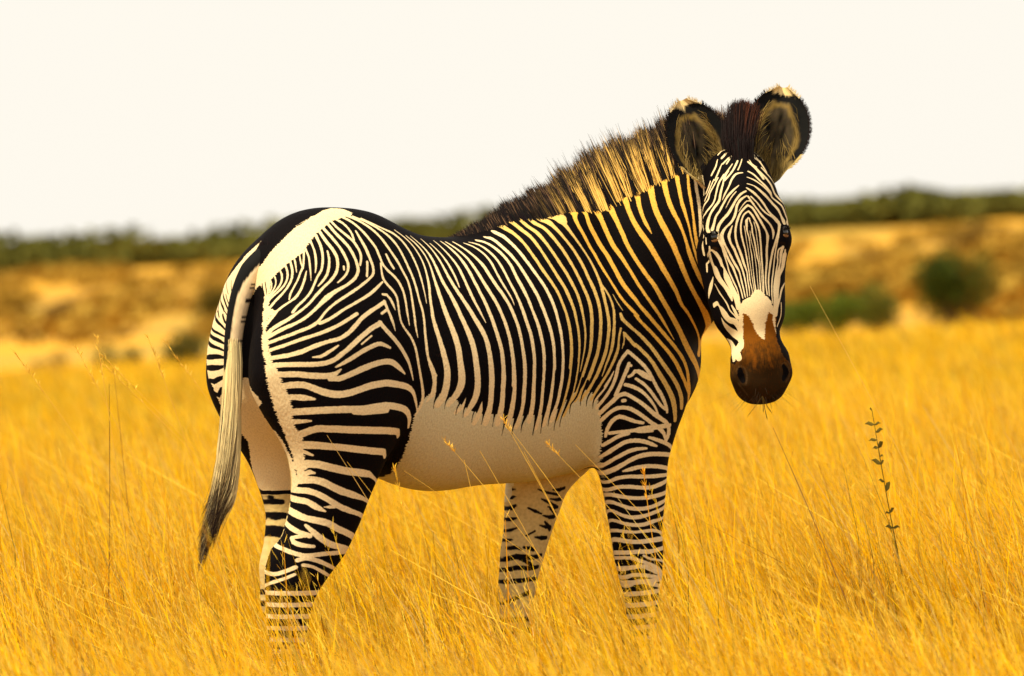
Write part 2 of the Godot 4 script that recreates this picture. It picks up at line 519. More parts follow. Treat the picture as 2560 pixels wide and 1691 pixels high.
	flank.stroke([-221, 987, 153, -229, 997, 184, -272, 1002, 191, -335, 1007, 198, -385, 1012, 198, -422, 1016, 194, -452, 1019, 190, -473, 1012, 185, -491, 1004, 191], CREAM)
	flank.stroke([-271, 933, 155, -279, 944, 179, -317, 949, 186, -361, 956, 189, -395, 963, 185, -424, 968, 189, -452, 973, 203, -483, 976, 215], CREAM)
	flank.stroke([-465, 947, 60, -480, 955, 98, -490, 961, 107], CREAM)
	flank.stroke([-248, 846, 103, -311, 878, 103, -329, 887, 183, -360, 893, 206, -393, 900, 205, -426, 911, 207, -454, 921, 208, -479, 924, 215, -502, 922, 221, -571, 915, 221], CREAM)
	flank.stroke([-464, 898, 66, -474, 901, 134, -491, 894, 123, -555, 867, 123], CREAM)
	flank.stroke([-267, 795, 118, -334, 819, 118, -368, 831, 175, -398, 843, 196, -424, 858, 192, -447, 873, 189, -471, 880, 197, -497, 880, 200, -567, 880, 200], CREAM)
	flank.stroke([-290, 756, 131, -356, 781, 131, -386, 792, 156, -412, 806, 160, -434, 823, 156, -456, 839, 157, -480, 850, 165, -503, 853, 166, -572, 862, 166], CREAM)
	flank.stroke([-443, 792, 53, -463, 805, 159, -485, 821, 155, -508, 827, 172, -575, 844, 172], CREAM)
	flank.stroke([-445, 804, 36, -432, 803, 92, -420, 803, 87], CREAM)
	flank.stroke([-320, 695, 182, -383, 727, 182, -413, 742, 179, -438, 759, 179, -462, 768, 184, -488, 776, 172, -516, 790, 188, -578, 821, 188], CREAM)
	flank.stroke([-334, 668, 169, -401, 690, 169, -429, 699, 173, -453, 716, 165, -473, 738, 142, -490, 757, 75], CREAM)
	flank.stroke([-482, 728, 138, -504, 738, 131, -524, 751, 143, -534, 758, 135, -591, 798, 135], CREAM)
	flank.stroke([-474, 698, 90, -499, 703, 123, -518, 712, 118, -523, 724, 101, -484, 730, 118], CREAM)
	flank.stroke([-344, 678, 125, -414, 677, 125, -454, 676, 121, -488, 674, 121, -512, 680, 122, -535, 692, 119, -559, 705, 102, -620, 738, 102], CREAM)
	flank.stroke([-381, 608, 112, -442, 644, 112, -466, 658, 121, -491, 667, 117, -510, 663, 121], CREAM)
	flank.stroke([-397, 582, 96, -453, 624, 96, -477, 642, 82, -498, 649, 97], CREAM)
	flank.stroke([-515, 644, 108, -538, 634, 117, -559, 628, 113, -578, 634, 111, -644, 655, 111], CREAM)
	flank.stroke([-517, 625, 86, -540, 614, 94, -572, 603, 95, -638, 580, 95], CREAM)
	flank.stroke([-147, 1552, 33, -123, 1531, 43, -108, 1508, 50, -101, 1483, 53, -99, 1456, 53, -102, 1426, 65, -107, 1395, 74, -114, 1361, 78, -117, 1330, 84, -118, 1303, 102, -114, 1274, 117, -108, 1245, 127, -102, 1217, 146, -95, 1184, 164, -91, 1160, 182, -91, 1134, 193, -95, 1108, 201, -102, 1085, 207, -115, 1066, 182], CREAM)
	flank.stroke([-111, 1535, 29, -93, 1514, 54, -83, 1491, 55, -80, 1466, 48, -81, 1440, 56, -84, 1411, 77, -84, 1381, 102, -82, 1352, 117, -78, 1322, 135, -71, 1290, 154, -62, 1255, 168, -55, 1219, 171, -52, 1180, 179, -49, 1150, 200, -49, 1125, 216, -56, 1103, 205, -69, 1083, 173, -84, 1065, 131], CREAM)
	flank.stroke([-28, 1090, 44, -34, 1072, 100, -44, 1055, 117, -61, 1042, 111], CREAM)
	flank.stroke([-91, 1534, 26, -74, 1509, 46, -65, 1485, 63, -63, 1459, 81, -63, 1432, 88, -61, 1406, 94, -54, 1379, 104, -45, 1350, 123, -37, 1319, 127, -27, 1285, 138, -16, 1250, 160, -8, 1214, 166, -4, 1176, 173, -1, 1140, 181, -1, 1106, 192, -6, 1080, 192, -17, 1058, 163, -31, 1033, 111], CREAM)
	flank.stroke([18, 1067, 67, 14, 1047, 139, 8, 1028, 147, -1, 1011, 151], CREAM)
	flank.stroke([-54, 1524, 33, -46, 1500, 50, -42, 1472, 62, -40, 1445, 71, -37, 1416, 87, -29, 1385, 100, -17, 1355, 112, -4, 1326, 118, 9, 1296, 135, 23, 1267, 142, 34, 1237, 142, 39, 1205, 148, 42, 1172, 161, 44, 1138, 176, 44, 1101, 183, 42, 1065, 198, 39, 1032, 210, 36, 1009, 177], CREAM)
	flank.stroke([-34, 1511, 30, -26, 1486, 47, -21, 1460, 63, -18, 1434, 74, -16, 1409, 63, -15, 1386, 35], CREAM)
	flank.stroke([-9, 1518, 30, -5, 1495, 52, 1, 1470, 68, 7, 1442, 78, 9, 1412, 89, 12, 1382, 91, 17, 1353, 92, 27, 1321, 72, 40, 1285, 27], CREAM)
	flank.stroke([14, 1515, 43, 22, 1491, 75, 30, 1464, 95, 35, 1433, 101, 39, 1401, 97, 45, 1369, 95, 53, 1336, 109, 60, 1304, 111, 67, 1270, 116, 74, 1236, 124, 80, 1203, 125, 82, 1169, 135, 83, 1133, 150, 81, 1095, 167, 81, 1060, 184, 79, 1029, 194, 75, 1007, 187], CREAM)
	flank.stroke([29, 1513, 44, 42, 1489, 71, 53, 1463, 83, 60, 1431, 102, 67, 1398, 107, 77, 1367, 114, 88, 1338, 107, 97, 1306, 104, 105, 1271, 113, 112, 1227, 118, 116, 1174, 125, 118, 1132, 148, 118, 1097, 169, 117, 1063, 187, 115, 1032, 196, 110, 1005, 191], CREAM)
	flank.stroke([54, 1512, 50, 67, 1491, 74, 80, 1467, 91, 90, 1443, 113, 96, 1414, 116, 105, 1386, 111, 117, 1360, 113, 128, 1332, 106, 137, 1300, 107, 145, 1262, 106, 150, 1216, 107, 154, 1164, 125, 154, 1122, 127, 153, 1086, 144, 150, 1053, 178, 146, 1023, 195, 142, 995, 176], CREAM)
	flank.stroke([84, 1508, 31, 101, 1497, 57, 114, 1478, 71, 121, 1454, 80, 122, 1424, 76, 127, 1393, 74, 136, 1366, 63, 143, 1345, 45, 145, 1329, 16], CREAM)
	flank.stroke([103, 1510, 27, 124, 1501, 62, 137, 1481, 87, 145, 1456, 82, 149, 1426, 80, 152, 1396, 88, 158, 1370, 85, 162, 1351, 88, 168, 1320, 102, 174, 1284, 110, 181, 1250, 110, 185, 1213, 113, 187, 1180, 110, 186, 1145, 116, 185, 1108, 123, 186, 1072, 146, 185, 1040, 160, 183, 1008, 156], CREAM)
	flank.stroke([132, 1514, 62, 149, 1508, 85, 162, 1492, 101, 172, 1469, 106, 179, 1441, 97, 181, 1407, 107, 188, 1375, 116, 195, 1344, 97, 201, 1311, 90, 209, 1276, 102, 214, 1243, 111, 218, 1212, 106, 219, 1185, 99, 218, 1145, 96, 216, 1101, 108, 215, 1058, 122, 213, 1020, 138, 209, 986, 138], CREAM)
	flank.stroke([167, 1522, 57, 180, 1517, 122, 186, 1497, 121, 196, 1469, 108, 204, 1442, 99, 211, 1412, 104, 219, 1382, 110, 228, 1353, 104, 234, 1323, 105, 240, 1293, 105, 246, 1263, 110, 250, 1234, 103, 252, 1208, 98, 252, 1184, 93, 251, 1148, 95, 247, 1103, 103, 243, 1060, 116, 239, 1024, 134, 234, 994, 136], CREAM)
	flank.stroke([209, 1534, 153, 218, 1523, 146, 221, 1503, 114, 226, 1481, 102, 232, 1455, 104, 240, 1427, 99, 250, 1399, 96, 260, 1371, 98, 268, 1340, 102, 273, 1309, 97, 276, 1279, 88, 279, 1245, 93, 280, 1210, 86, 280, 1181, 89, 278, 1145, 95, 275, 1106, 104, 269, 1070, 119, 262, 1037, 124, 257, 1004, 123], CREAM)
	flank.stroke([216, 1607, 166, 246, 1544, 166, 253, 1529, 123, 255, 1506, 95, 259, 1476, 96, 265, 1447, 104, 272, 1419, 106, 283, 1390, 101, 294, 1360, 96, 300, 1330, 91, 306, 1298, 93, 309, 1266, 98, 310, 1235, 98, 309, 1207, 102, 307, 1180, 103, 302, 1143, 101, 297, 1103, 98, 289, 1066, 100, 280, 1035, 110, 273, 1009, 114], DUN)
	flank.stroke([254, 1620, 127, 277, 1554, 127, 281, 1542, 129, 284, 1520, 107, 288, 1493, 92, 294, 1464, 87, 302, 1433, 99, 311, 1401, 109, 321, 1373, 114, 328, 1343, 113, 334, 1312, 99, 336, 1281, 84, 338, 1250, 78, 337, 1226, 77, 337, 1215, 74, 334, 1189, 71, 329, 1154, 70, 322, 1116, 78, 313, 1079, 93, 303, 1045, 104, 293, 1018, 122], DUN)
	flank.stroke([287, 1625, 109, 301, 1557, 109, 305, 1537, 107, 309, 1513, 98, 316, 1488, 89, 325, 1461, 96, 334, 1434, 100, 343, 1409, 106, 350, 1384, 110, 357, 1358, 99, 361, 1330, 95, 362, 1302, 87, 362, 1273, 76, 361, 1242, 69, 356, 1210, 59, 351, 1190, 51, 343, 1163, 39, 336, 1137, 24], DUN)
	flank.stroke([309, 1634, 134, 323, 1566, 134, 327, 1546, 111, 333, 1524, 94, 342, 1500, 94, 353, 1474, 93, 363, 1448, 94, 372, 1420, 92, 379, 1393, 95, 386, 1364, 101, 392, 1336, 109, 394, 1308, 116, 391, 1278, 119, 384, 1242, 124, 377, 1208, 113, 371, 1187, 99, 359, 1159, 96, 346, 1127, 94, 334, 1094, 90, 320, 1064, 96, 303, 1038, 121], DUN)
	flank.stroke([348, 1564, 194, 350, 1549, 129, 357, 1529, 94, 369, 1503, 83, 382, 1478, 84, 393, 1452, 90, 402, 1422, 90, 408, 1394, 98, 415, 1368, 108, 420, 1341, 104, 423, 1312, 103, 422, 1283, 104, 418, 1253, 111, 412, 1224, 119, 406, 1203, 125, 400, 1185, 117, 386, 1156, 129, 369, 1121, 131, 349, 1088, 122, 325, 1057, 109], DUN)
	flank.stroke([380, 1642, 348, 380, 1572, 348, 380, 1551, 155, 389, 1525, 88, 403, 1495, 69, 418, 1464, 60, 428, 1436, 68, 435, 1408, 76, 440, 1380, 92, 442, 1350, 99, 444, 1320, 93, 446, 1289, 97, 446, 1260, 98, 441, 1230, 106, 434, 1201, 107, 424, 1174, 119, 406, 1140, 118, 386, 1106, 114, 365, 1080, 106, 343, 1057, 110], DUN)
	flank.stroke([441, 1378, 47, 453, 1355, 56, 461, 1330, 57, 464, 1301, 64, 462, 1270, 73, 458, 1238, 86, 453, 1205, 88, 446, 1182, 84, 432, 1154, 69, 417, 1121, 37], DUN)
	flank.stroke([478, 1250, 64, 472, 1226, 54, 470, 1207, 57, 470, 1204, 69, 465, 1182, 79, 451, 1151, 88, 432, 1121, 89, 408, 1092, 91, 382, 1058, 91], DUN)
	flank.stroke([485, 1239, 43, 486, 1219, 38, 484, 1205, 35, 483, 1207, 33, 480, 1194, 21], DUN)
	flank.stroke([469, 1346, 15, 477, 1323, 31, 488, 1300, 18], DUN)
	flank.stroke([457, 1132, 29, 446, 1111, 82, 429, 1089, 108, 408, 1067, 115, 391, 1052, 116], CREAM)
	flank.stroke([495, 1186, 87, 481, 1169, 96, 470, 1148, 97, 464, 1119, 97, 453, 1088, 103, 433, 1060, 112, 408, 1034, 112], CREAM)
	flank.stroke([495, 1186, 95, 514, 1167, 92, 533, 1145, 96, 547, 1122, 87, 556, 1101, 82, 567, 1077, 89, 580, 1052, 98, 590, 1027, 95, 595, 1010, 75], CREAM)
	neck.stroke([559, 1186, 101, 581, 1167, 102, 604, 1145, 110, 620, 1122, 105, 630, 1101, 101, 643, 1077, 106, 656, 1052, 113, 666, 1027, 106, 670, 1010, 80], CREAM)
	flank.stroke([498, 1152, 86, 492, 1133, 102, 484, 1112, 106, 475, 1087, 109, 466, 1066, 115], CREAM)
	flank.stroke([496, 1151, 72, 503, 1145, 74], CREAM)
	flank.stroke([498, 1115, 80, 506, 1119, 87, 513, 1129, 94, 522, 1128, 117, 535, 1117, 154, 551, 1103, 86], CREAM)
	flank.stroke([516, 1108, 80, 535, 1091, 82, 551, 1069, 83, 564, 1047, 81, 576, 1030, 82, 588, 1019, 88], CREAM)
	neck.stroke([581, 1108, 88, 604, 1091, 94, 623, 1069, 97, 638, 1047, 94, 651, 1030, 92, 664, 1019, 96], CREAM)
	flank.stroke([490, 1093, 107, 507, 1087, 105, 528, 1073, 95, 546, 1051, 80, 560, 1028, 64, 570, 1005, 44], CREAM)
	flank.stroke([485, 1049, 101, 490, 1049, 89], CREAM)
	flank.stroke([422, 1017, 141, 443, 1035, 135, 461, 1051, 126, 475, 1064, 118, 489, 1068, 113, 504, 1059, 102, 523, 1044, 99, 541, 1026, 104, 560, 1007, 121, 577, 994, 124, 595, 982, 111, 607, 967, 124, 611, 949, 148, 605, 933, 147], CREAM)
	neck.stroke([587, 1045, 110, 608, 1026, 118, 629, 1007, 137, 647, 994, 137, 664, 982, 118, 674, 967, 116, 674, 949, 121, 666, 933, 121], CREAM)
	flank.stroke([433, 999, 137, 453, 1017, 116, 473, 1029, 108, 496, 1028, 113, 517, 1015, 107, 537, 998, 101, 557, 981, 103, 578, 966, 116, 594, 950, 112, 601, 936, 74], CREAM)
	flank.stroke([452, 951, 72, 454, 974, 105, 463, 994, 113, 479, 1005, 112, 497, 998, 105, 516, 989, 99, 534, 984, 83], CREAM)
	flank.stroke([461, 960, 95, 608, 972, 117, 541, 970, 112, 518, 964, 112, 538, 961, 112, 559, 960, 77], CREAM)
	flank.stroke([450, 927, 109, 470, 942, 107, 485, 952, 116, 503, 956, 77], CREAM)
	flank.stroke([452, 896, 109, 466, 909, 117, 482, 923, 114, 498, 933, 117, 519, 936, 122, 539, 932, 114, 559, 924, 107, 576, 917, 63], CREAM)
	flank.stroke([553, 942, 78, 573, 935, 99, 601, 925, 109, 666, 901, 109], CREAM)
	flank.stroke([413, 819, 108, 461, 871, 108, 472, 883, 103, 488, 895, 107, 505, 906, 115, 524, 912, 106, 548, 912, 71], CREAM)
	flank.stroke([410, 810, 138, 468, 850, 138, 484, 861, 136, 500, 873, 127, 519, 886, 126, 543, 894, 131, 573, 895, 128, 611, 892, 127, 680, 886, 127], CREAM)
	flank.stroke([499, 852, 65, 517, 857, 116, 542, 862, 115, 576, 861, 113, 616, 855, 119, 685, 844, 119], CREAM)
	flank.stroke([416, 784, 97, 474, 824, 97, 487, 833, 99, 509, 836, 109, 542, 834, 112, 577, 833, 112, 613, 834, 107, 682, 835, 107], CREAM)
	flank.stroke([414, 770, 104, 477, 802, 104, 489, 808, 109, 511, 808, 108, 542, 803, 112, 573, 803, 120, 602, 810, 125, 670, 826, 125], CREAM)
	flank.stroke([414, 812, 103, 480, 788, 103, 496, 782, 104, 519, 776, 99, 545, 774, 105, 573, 776, 120, 600, 780, 122, 669, 790, 122], CREAM)
	flank.stroke([424, 805, 89, 483, 767, 89, 498, 757, 91, 517, 748, 107, 540, 744, 115, 567, 747, 108, 594, 754, 116, 661, 771, 116], CREAM)
	flank.stroke([434, 790, 61, 486, 743, 61, 500, 730, 88, 519, 722, 107, 543, 722, 116, 568, 728, 109, 591, 734, 111, 658, 751, 111], CREAM)
	flank.stroke([433, 753, 67, 492, 715, 67, 504, 707, 89, 525, 700, 106, 552, 700, 113, 576, 706, 113, 594, 709, 98, 663, 720, 98], CREAM)
	flank.stroke([428, 706, 96, 496, 687, 96, 513, 682, 90, 533, 680, 86, 556, 681, 92, 579, 682, 99, 593, 679, 93, 661, 664, 93], CREAM)
	flank.stroke([433, 684, 118, 500, 661, 118, 517, 655, 120, 542, 652, 123, 570, 654, 135, 593, 655, 143, 662, 658, 143], CREAM)
	flank.stroke([435, 624, 130, 505, 624, 130, 523, 624, 123, 542, 625, 126, 565, 623, 129, 591, 626, 121, 660, 634, 121], CREAM)
	flank.stroke([552, 613, 66, 570, 603, 71, 592, 599, 66, 660, 586, 66], CREAM)
	flank.stroke([437, 618, 98, 507, 610, 98, 524, 608, 93, 543, 599, 94, 566, 589, 97, 596, 574, 119, 658, 542, 119], CREAM)
	flank.stroke([446, 564, 139, 515, 579, 139, 529, 582, 123, 553, 583, 119, 578, 572, 146, 642, 543, 146], CREAM)
	flank.stroke([459, 521, 111, 521, 555, 111, 530, 560, 111, 554, 558, 103, 597, 550, 100, 665, 537, 100], CREAM)
	flank.stroke([474, 485, 111, 528, 531, 111, 542, 543, 100, 573, 533, 115, 605, 526, 113, 673, 511, 113], CREAM)
	flank.stroke([-114, 1140, 147, -115, 1103, 126, -124, 1076, 29, -125, 1056, 8], JET)
	flank.stroke([-72, 1145, 186, -76, 1107, 155, -92, 1074, 29, -94, 1054, 6], JET)
	flank.stroke([-37, 1094, 96, -58, 1054, 25, -59, 1034, 8], JET)
	flank.stroke([-26, 1113, 208, -28, 1081, 122, -38, 1047, 26, -38, 1027, 8], JET)
	flank.stroke([4, 1068, 65, -9, 1032, 23, -9, 1012, 10], JET)
	flank.stroke([23, 1102, 240, 26, 1059, 164, 24, 1025, 34, 22, 1005, 9], JET)
	flank.stroke([63, 1100, 220, 63, 1054, 177, 60, 1020, 28, 60, 997, 10], JET)
	flank.stroke([103, 1098, 221, 100, 1049, 172, 98, 993, 31, 98, 972, 10], JET)
	flank.stroke([137, 1096, 177, 137, 1041, 171, 131, 989, 34, 134, 967, 8], JET)
	flank.stroke([168, 1096, 178, 170, 1039, 145, 160, 997, 38, 163, 976, 10], JET)
	flank.stroke([203, 1094, 151, 202, 1038, 123, 203, 991, 24, 203, 968, 10], JET)
	flank.stroke([199, 1115, 166, 202, 1051, 160, 204, 992, 39, 206, 967, 13], JET)
	flank.stroke([231, 1139, 181, 228, 1065, 151, 227, 998, 40, 230, 971, 11], JET)
	flank.stroke([262, 1138, 181, 256, 1061, 138, 248, 1015, 37, 249, 989, 11], JET)
	flank.stroke([293, 1141, 152, 282, 1074, 131, 270, 1001, 29, 272, 976, 10], JET)
	flank.stroke([321, 1161, 141, 306, 1074, 107, 287, 1012, 32, 288, 986, 9], JET)
	flank.stroke([346, 1116, 94, 329, 1068, 61, 312, 1046, 34, 312, 1021, 12], JET)
	flank.stroke([364, 1108, 96, 346, 1068, 41, 345, 1042, 13], JET)
	flank.stroke([397, 1107, 105, 369, 1064, 46, 367, 1039, 13], JET)
	flank.stroke([421, 1089, 104, 393, 1057, 53, 393, 1032, 14], JET)
	flank.patch([-644, 1539, -732, 1504, -791, 1455, -830, 1425, -840, 1395, -853, 1347, -854, 1324, -855, 1296, -856, 1263, -847, 1222, -822, 1177, -796, 1141, -792, 1103, -802, 1071, -761, 1054, -740, 1098, -733, 1139, -727, 1201, -731, 1264, -733, 1318, -730, 1349, -723, 1411, -711, 1455, -672, 1489], CREAM)
	flank.patch([-685, 1169, -611, 1142, -582, 1115, -569, 1095, -662, 1054, -554, 1017, -532, 979, -518, 944, -512, 916, -506, 891, -507, 852, -751, 849, -852, 851, -897, 859, -878, 908, -829, 945, -779, 989, -789, 1071, -748, 1086, -712, 1138], CREAM)
	flank.stroke([-849, 1352, 49, -825, 1334, 91, -775, 1312, 63, -745, 1292, 16], JET)
	flank.stroke([-816, 1351, 65, -797, 1335, 33], JET)
	flank.stroke([-780, 1342, 66, -765, 1324, 62, -744, 1308, 16], JET)
	flank.stroke([-773, 1351, 25, -755, 1338, 19], JET)
	flank.stroke([-850, 1338, 49, -860, 1313, 64, -780, 1290, 68, -743, 1277, 15], JET)
	flank.stroke([-855, 1296, 64, -854, 1290, 88, -782, 1273, 96, -742, 1257, 16], JET)
	flank.stroke([-855, 1270, 88, -813, 1259, 109, -772, 1250, 74, -738, 1238, 20], JET)
	flank.stroke([-852, 1227, 88, -815, 1227, 146, -773, 1227, 122, -737, 1222, 28], JET)
	flank.stroke([-851, 1200, 80, -802, 1197, 165, -768, 1197, 127, -738, 1202, 32], JET)
	flank.stroke([-813, 1164, 90, -790, 1159, 145, -764, 1167, 132, -738, 1173, 23], JET)
	flank.stroke([-801, 1129, 110, -782, 1121, 127, -765, 1136, 129, -739, 1142, 19], JET)
	flank.stroke([-797, 1092, 113, -785, 1083, 112, -759, 1102, 31], JET)
	flank.stroke([-831, 1411, 18, -790, 1384, 60, -760, 1357, 46], JET)
	flank.stroke([-786, 1398, 22, -755, 1367, 29], JET)
	flank.stroke([-809, 1432, 22, -770, 1398, 23], JET)
	flank.stroke([-771, 1435, 19, -752, 1402, 29], JET)
	flank.stroke([-836, 1389, 37, -789, 1363, 67, -776, 1351, 40], JET)
	flank.stroke([-842, 1381, 37, -821, 1353, 79], JET)
	flank.stroke([-853, 1369, 37, -853, 1347, 37], JET)
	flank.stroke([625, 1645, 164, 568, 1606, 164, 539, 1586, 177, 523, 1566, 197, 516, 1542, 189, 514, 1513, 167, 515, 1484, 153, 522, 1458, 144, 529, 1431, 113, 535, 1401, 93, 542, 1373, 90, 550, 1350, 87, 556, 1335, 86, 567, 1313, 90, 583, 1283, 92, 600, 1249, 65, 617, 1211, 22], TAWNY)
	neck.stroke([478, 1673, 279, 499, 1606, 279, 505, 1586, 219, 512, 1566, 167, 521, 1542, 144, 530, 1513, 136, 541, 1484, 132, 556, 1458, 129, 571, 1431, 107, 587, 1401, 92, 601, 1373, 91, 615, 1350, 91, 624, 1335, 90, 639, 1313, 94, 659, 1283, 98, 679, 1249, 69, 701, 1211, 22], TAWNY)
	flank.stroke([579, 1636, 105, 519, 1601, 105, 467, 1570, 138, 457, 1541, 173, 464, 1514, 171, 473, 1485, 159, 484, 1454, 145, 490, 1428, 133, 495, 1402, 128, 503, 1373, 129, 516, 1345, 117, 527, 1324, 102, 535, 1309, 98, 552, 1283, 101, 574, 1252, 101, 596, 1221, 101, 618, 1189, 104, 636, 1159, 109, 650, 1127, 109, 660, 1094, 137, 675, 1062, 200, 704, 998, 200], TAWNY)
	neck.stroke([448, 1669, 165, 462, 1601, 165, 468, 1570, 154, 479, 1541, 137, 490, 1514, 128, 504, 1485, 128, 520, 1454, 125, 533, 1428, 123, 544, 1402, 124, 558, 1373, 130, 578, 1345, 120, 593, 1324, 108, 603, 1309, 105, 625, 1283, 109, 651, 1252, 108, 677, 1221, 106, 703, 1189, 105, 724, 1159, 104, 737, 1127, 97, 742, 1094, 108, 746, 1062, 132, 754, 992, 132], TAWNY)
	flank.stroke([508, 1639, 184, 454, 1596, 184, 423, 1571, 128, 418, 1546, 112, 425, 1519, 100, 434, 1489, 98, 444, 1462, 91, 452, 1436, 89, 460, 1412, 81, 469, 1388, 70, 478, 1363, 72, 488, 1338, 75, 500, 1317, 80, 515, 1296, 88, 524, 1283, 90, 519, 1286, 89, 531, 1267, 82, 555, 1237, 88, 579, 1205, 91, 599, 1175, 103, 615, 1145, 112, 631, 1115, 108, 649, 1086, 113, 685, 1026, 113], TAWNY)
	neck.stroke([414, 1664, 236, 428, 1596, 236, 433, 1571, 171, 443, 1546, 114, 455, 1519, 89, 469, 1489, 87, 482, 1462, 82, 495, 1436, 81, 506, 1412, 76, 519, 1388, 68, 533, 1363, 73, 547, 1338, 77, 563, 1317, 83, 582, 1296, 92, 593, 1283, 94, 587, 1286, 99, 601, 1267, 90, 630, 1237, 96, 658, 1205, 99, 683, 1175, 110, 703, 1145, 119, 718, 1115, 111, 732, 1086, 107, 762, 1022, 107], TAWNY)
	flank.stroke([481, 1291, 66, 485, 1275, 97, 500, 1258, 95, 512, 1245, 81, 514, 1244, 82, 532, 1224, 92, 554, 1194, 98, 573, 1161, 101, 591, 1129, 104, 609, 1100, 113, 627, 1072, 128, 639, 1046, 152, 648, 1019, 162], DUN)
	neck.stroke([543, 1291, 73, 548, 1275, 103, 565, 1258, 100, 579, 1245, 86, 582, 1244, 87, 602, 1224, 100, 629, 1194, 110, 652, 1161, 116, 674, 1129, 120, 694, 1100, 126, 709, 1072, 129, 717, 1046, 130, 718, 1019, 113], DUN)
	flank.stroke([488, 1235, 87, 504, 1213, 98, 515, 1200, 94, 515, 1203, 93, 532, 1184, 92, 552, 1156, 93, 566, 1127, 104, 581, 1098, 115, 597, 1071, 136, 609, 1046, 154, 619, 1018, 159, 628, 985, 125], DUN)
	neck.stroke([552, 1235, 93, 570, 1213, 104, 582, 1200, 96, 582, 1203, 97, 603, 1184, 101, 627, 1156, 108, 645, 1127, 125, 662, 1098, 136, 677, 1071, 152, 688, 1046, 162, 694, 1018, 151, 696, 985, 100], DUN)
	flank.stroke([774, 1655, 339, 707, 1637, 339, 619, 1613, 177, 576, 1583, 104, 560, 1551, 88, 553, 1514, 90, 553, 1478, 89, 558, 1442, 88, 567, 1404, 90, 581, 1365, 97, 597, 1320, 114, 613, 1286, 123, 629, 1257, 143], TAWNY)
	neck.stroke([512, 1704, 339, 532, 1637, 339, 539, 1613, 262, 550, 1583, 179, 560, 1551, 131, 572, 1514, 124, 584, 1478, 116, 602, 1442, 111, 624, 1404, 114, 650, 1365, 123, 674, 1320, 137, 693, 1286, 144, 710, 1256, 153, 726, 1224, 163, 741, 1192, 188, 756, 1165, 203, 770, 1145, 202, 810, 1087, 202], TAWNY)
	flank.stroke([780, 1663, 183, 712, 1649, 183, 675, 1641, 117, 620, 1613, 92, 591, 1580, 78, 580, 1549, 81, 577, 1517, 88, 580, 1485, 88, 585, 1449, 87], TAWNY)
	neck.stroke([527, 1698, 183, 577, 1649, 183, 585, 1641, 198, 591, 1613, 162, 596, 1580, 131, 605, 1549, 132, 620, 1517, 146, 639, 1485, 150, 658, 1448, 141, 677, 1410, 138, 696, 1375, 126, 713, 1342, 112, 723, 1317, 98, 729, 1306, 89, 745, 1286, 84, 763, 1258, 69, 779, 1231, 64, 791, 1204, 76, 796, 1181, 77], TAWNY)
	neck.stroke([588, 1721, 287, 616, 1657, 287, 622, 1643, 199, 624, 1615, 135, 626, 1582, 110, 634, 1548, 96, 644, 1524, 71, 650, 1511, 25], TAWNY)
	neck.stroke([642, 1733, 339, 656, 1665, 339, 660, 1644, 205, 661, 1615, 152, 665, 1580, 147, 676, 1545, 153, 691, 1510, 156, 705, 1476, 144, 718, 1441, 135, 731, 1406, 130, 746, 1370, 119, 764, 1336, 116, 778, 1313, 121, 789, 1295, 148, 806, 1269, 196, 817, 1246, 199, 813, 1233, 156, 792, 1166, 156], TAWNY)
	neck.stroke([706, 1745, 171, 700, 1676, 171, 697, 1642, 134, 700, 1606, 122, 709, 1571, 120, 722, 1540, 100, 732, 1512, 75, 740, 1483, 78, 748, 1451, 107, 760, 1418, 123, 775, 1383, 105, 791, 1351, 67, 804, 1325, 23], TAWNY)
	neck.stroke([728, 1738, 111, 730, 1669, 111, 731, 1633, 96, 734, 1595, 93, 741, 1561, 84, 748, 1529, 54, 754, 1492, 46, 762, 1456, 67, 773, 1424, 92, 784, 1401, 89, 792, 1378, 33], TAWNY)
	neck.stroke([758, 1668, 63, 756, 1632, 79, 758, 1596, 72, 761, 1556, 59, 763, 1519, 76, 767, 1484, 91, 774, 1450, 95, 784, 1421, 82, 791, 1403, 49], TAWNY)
	neck.stroke([775, 1666, 75, 775, 1629, 79, 778, 1594, 85, 779, 1562, 80, 779, 1527, 80, 779, 1489, 87, 782, 1453, 73], CREAM)
	neck.stroke([791, 1655, 235, 797, 1629, 129, 797, 1604, 69], CREAM)
	inner.stroke([-477, 904, 85, -468, 898, 61], JET)
	inner.stroke([-463, 862, 124, -446, 855, 113, -420, 847, 115, -518, 845, 85], JET)
	inner.stroke([-447, 819, 161, -430, 817, 135, -518, 823, 86], JET)
	inner.stroke([-442, 777, 197, -425, 779, 172, -528, 791, 161], JET)
	inner.stroke([-438, 734, 317, -541, 756, 151], JET)
	inner.stroke([-453, 834, 58, -450, 830, 95], JET)
	inner.stroke([313, 812, 82, 317, 812, 40], JET)
	inner.stroke([310, 789, 95, 316, 792, 53], JET)
	inner.stroke([308, 759, 108, 316, 767, 56], JET)
	inner.stroke([305, 728, 109, 315, 731, 52], JET)
	inner.stroke([300, 697, 80, 316, 704, 35], JET)
	inner.stroke([294, 670, 90, 301, 671, 52], JET)
	inner.stroke([345, 758, 38, 364, 748, 78, 384, 739, 37], JET)
	inner.stroke([337, 680, 39, 363, 692, 62], JET)
	inner.stroke([412, 752, 47, 434, 738, 110], JET)
	inner.stroke([396, 716, 62, 417, 696, 153], JET)
	inner.stroke([329, 648, 78, 356, 641, 131], JET)
	inner.stroke([373, 809, 33, 398, 799, 70, 440, 790, 64], JET)
	inner.stroke([383, 781, 34, 411, 768, 79, 444, 755, 71], JET)
	inner.stroke([274, 556, 79, 323, 557, 54], JET)
	inner.stroke([274, 494, 73, 298, 506, 106, 344, 522, 121], JET)
	inner.stroke([282, 615, 91, 307, 621, 97, 351, 597, 102], JET)
	inner.stroke([420, 805, 38, 446, 804, 101, 464, 808, 86], JET)
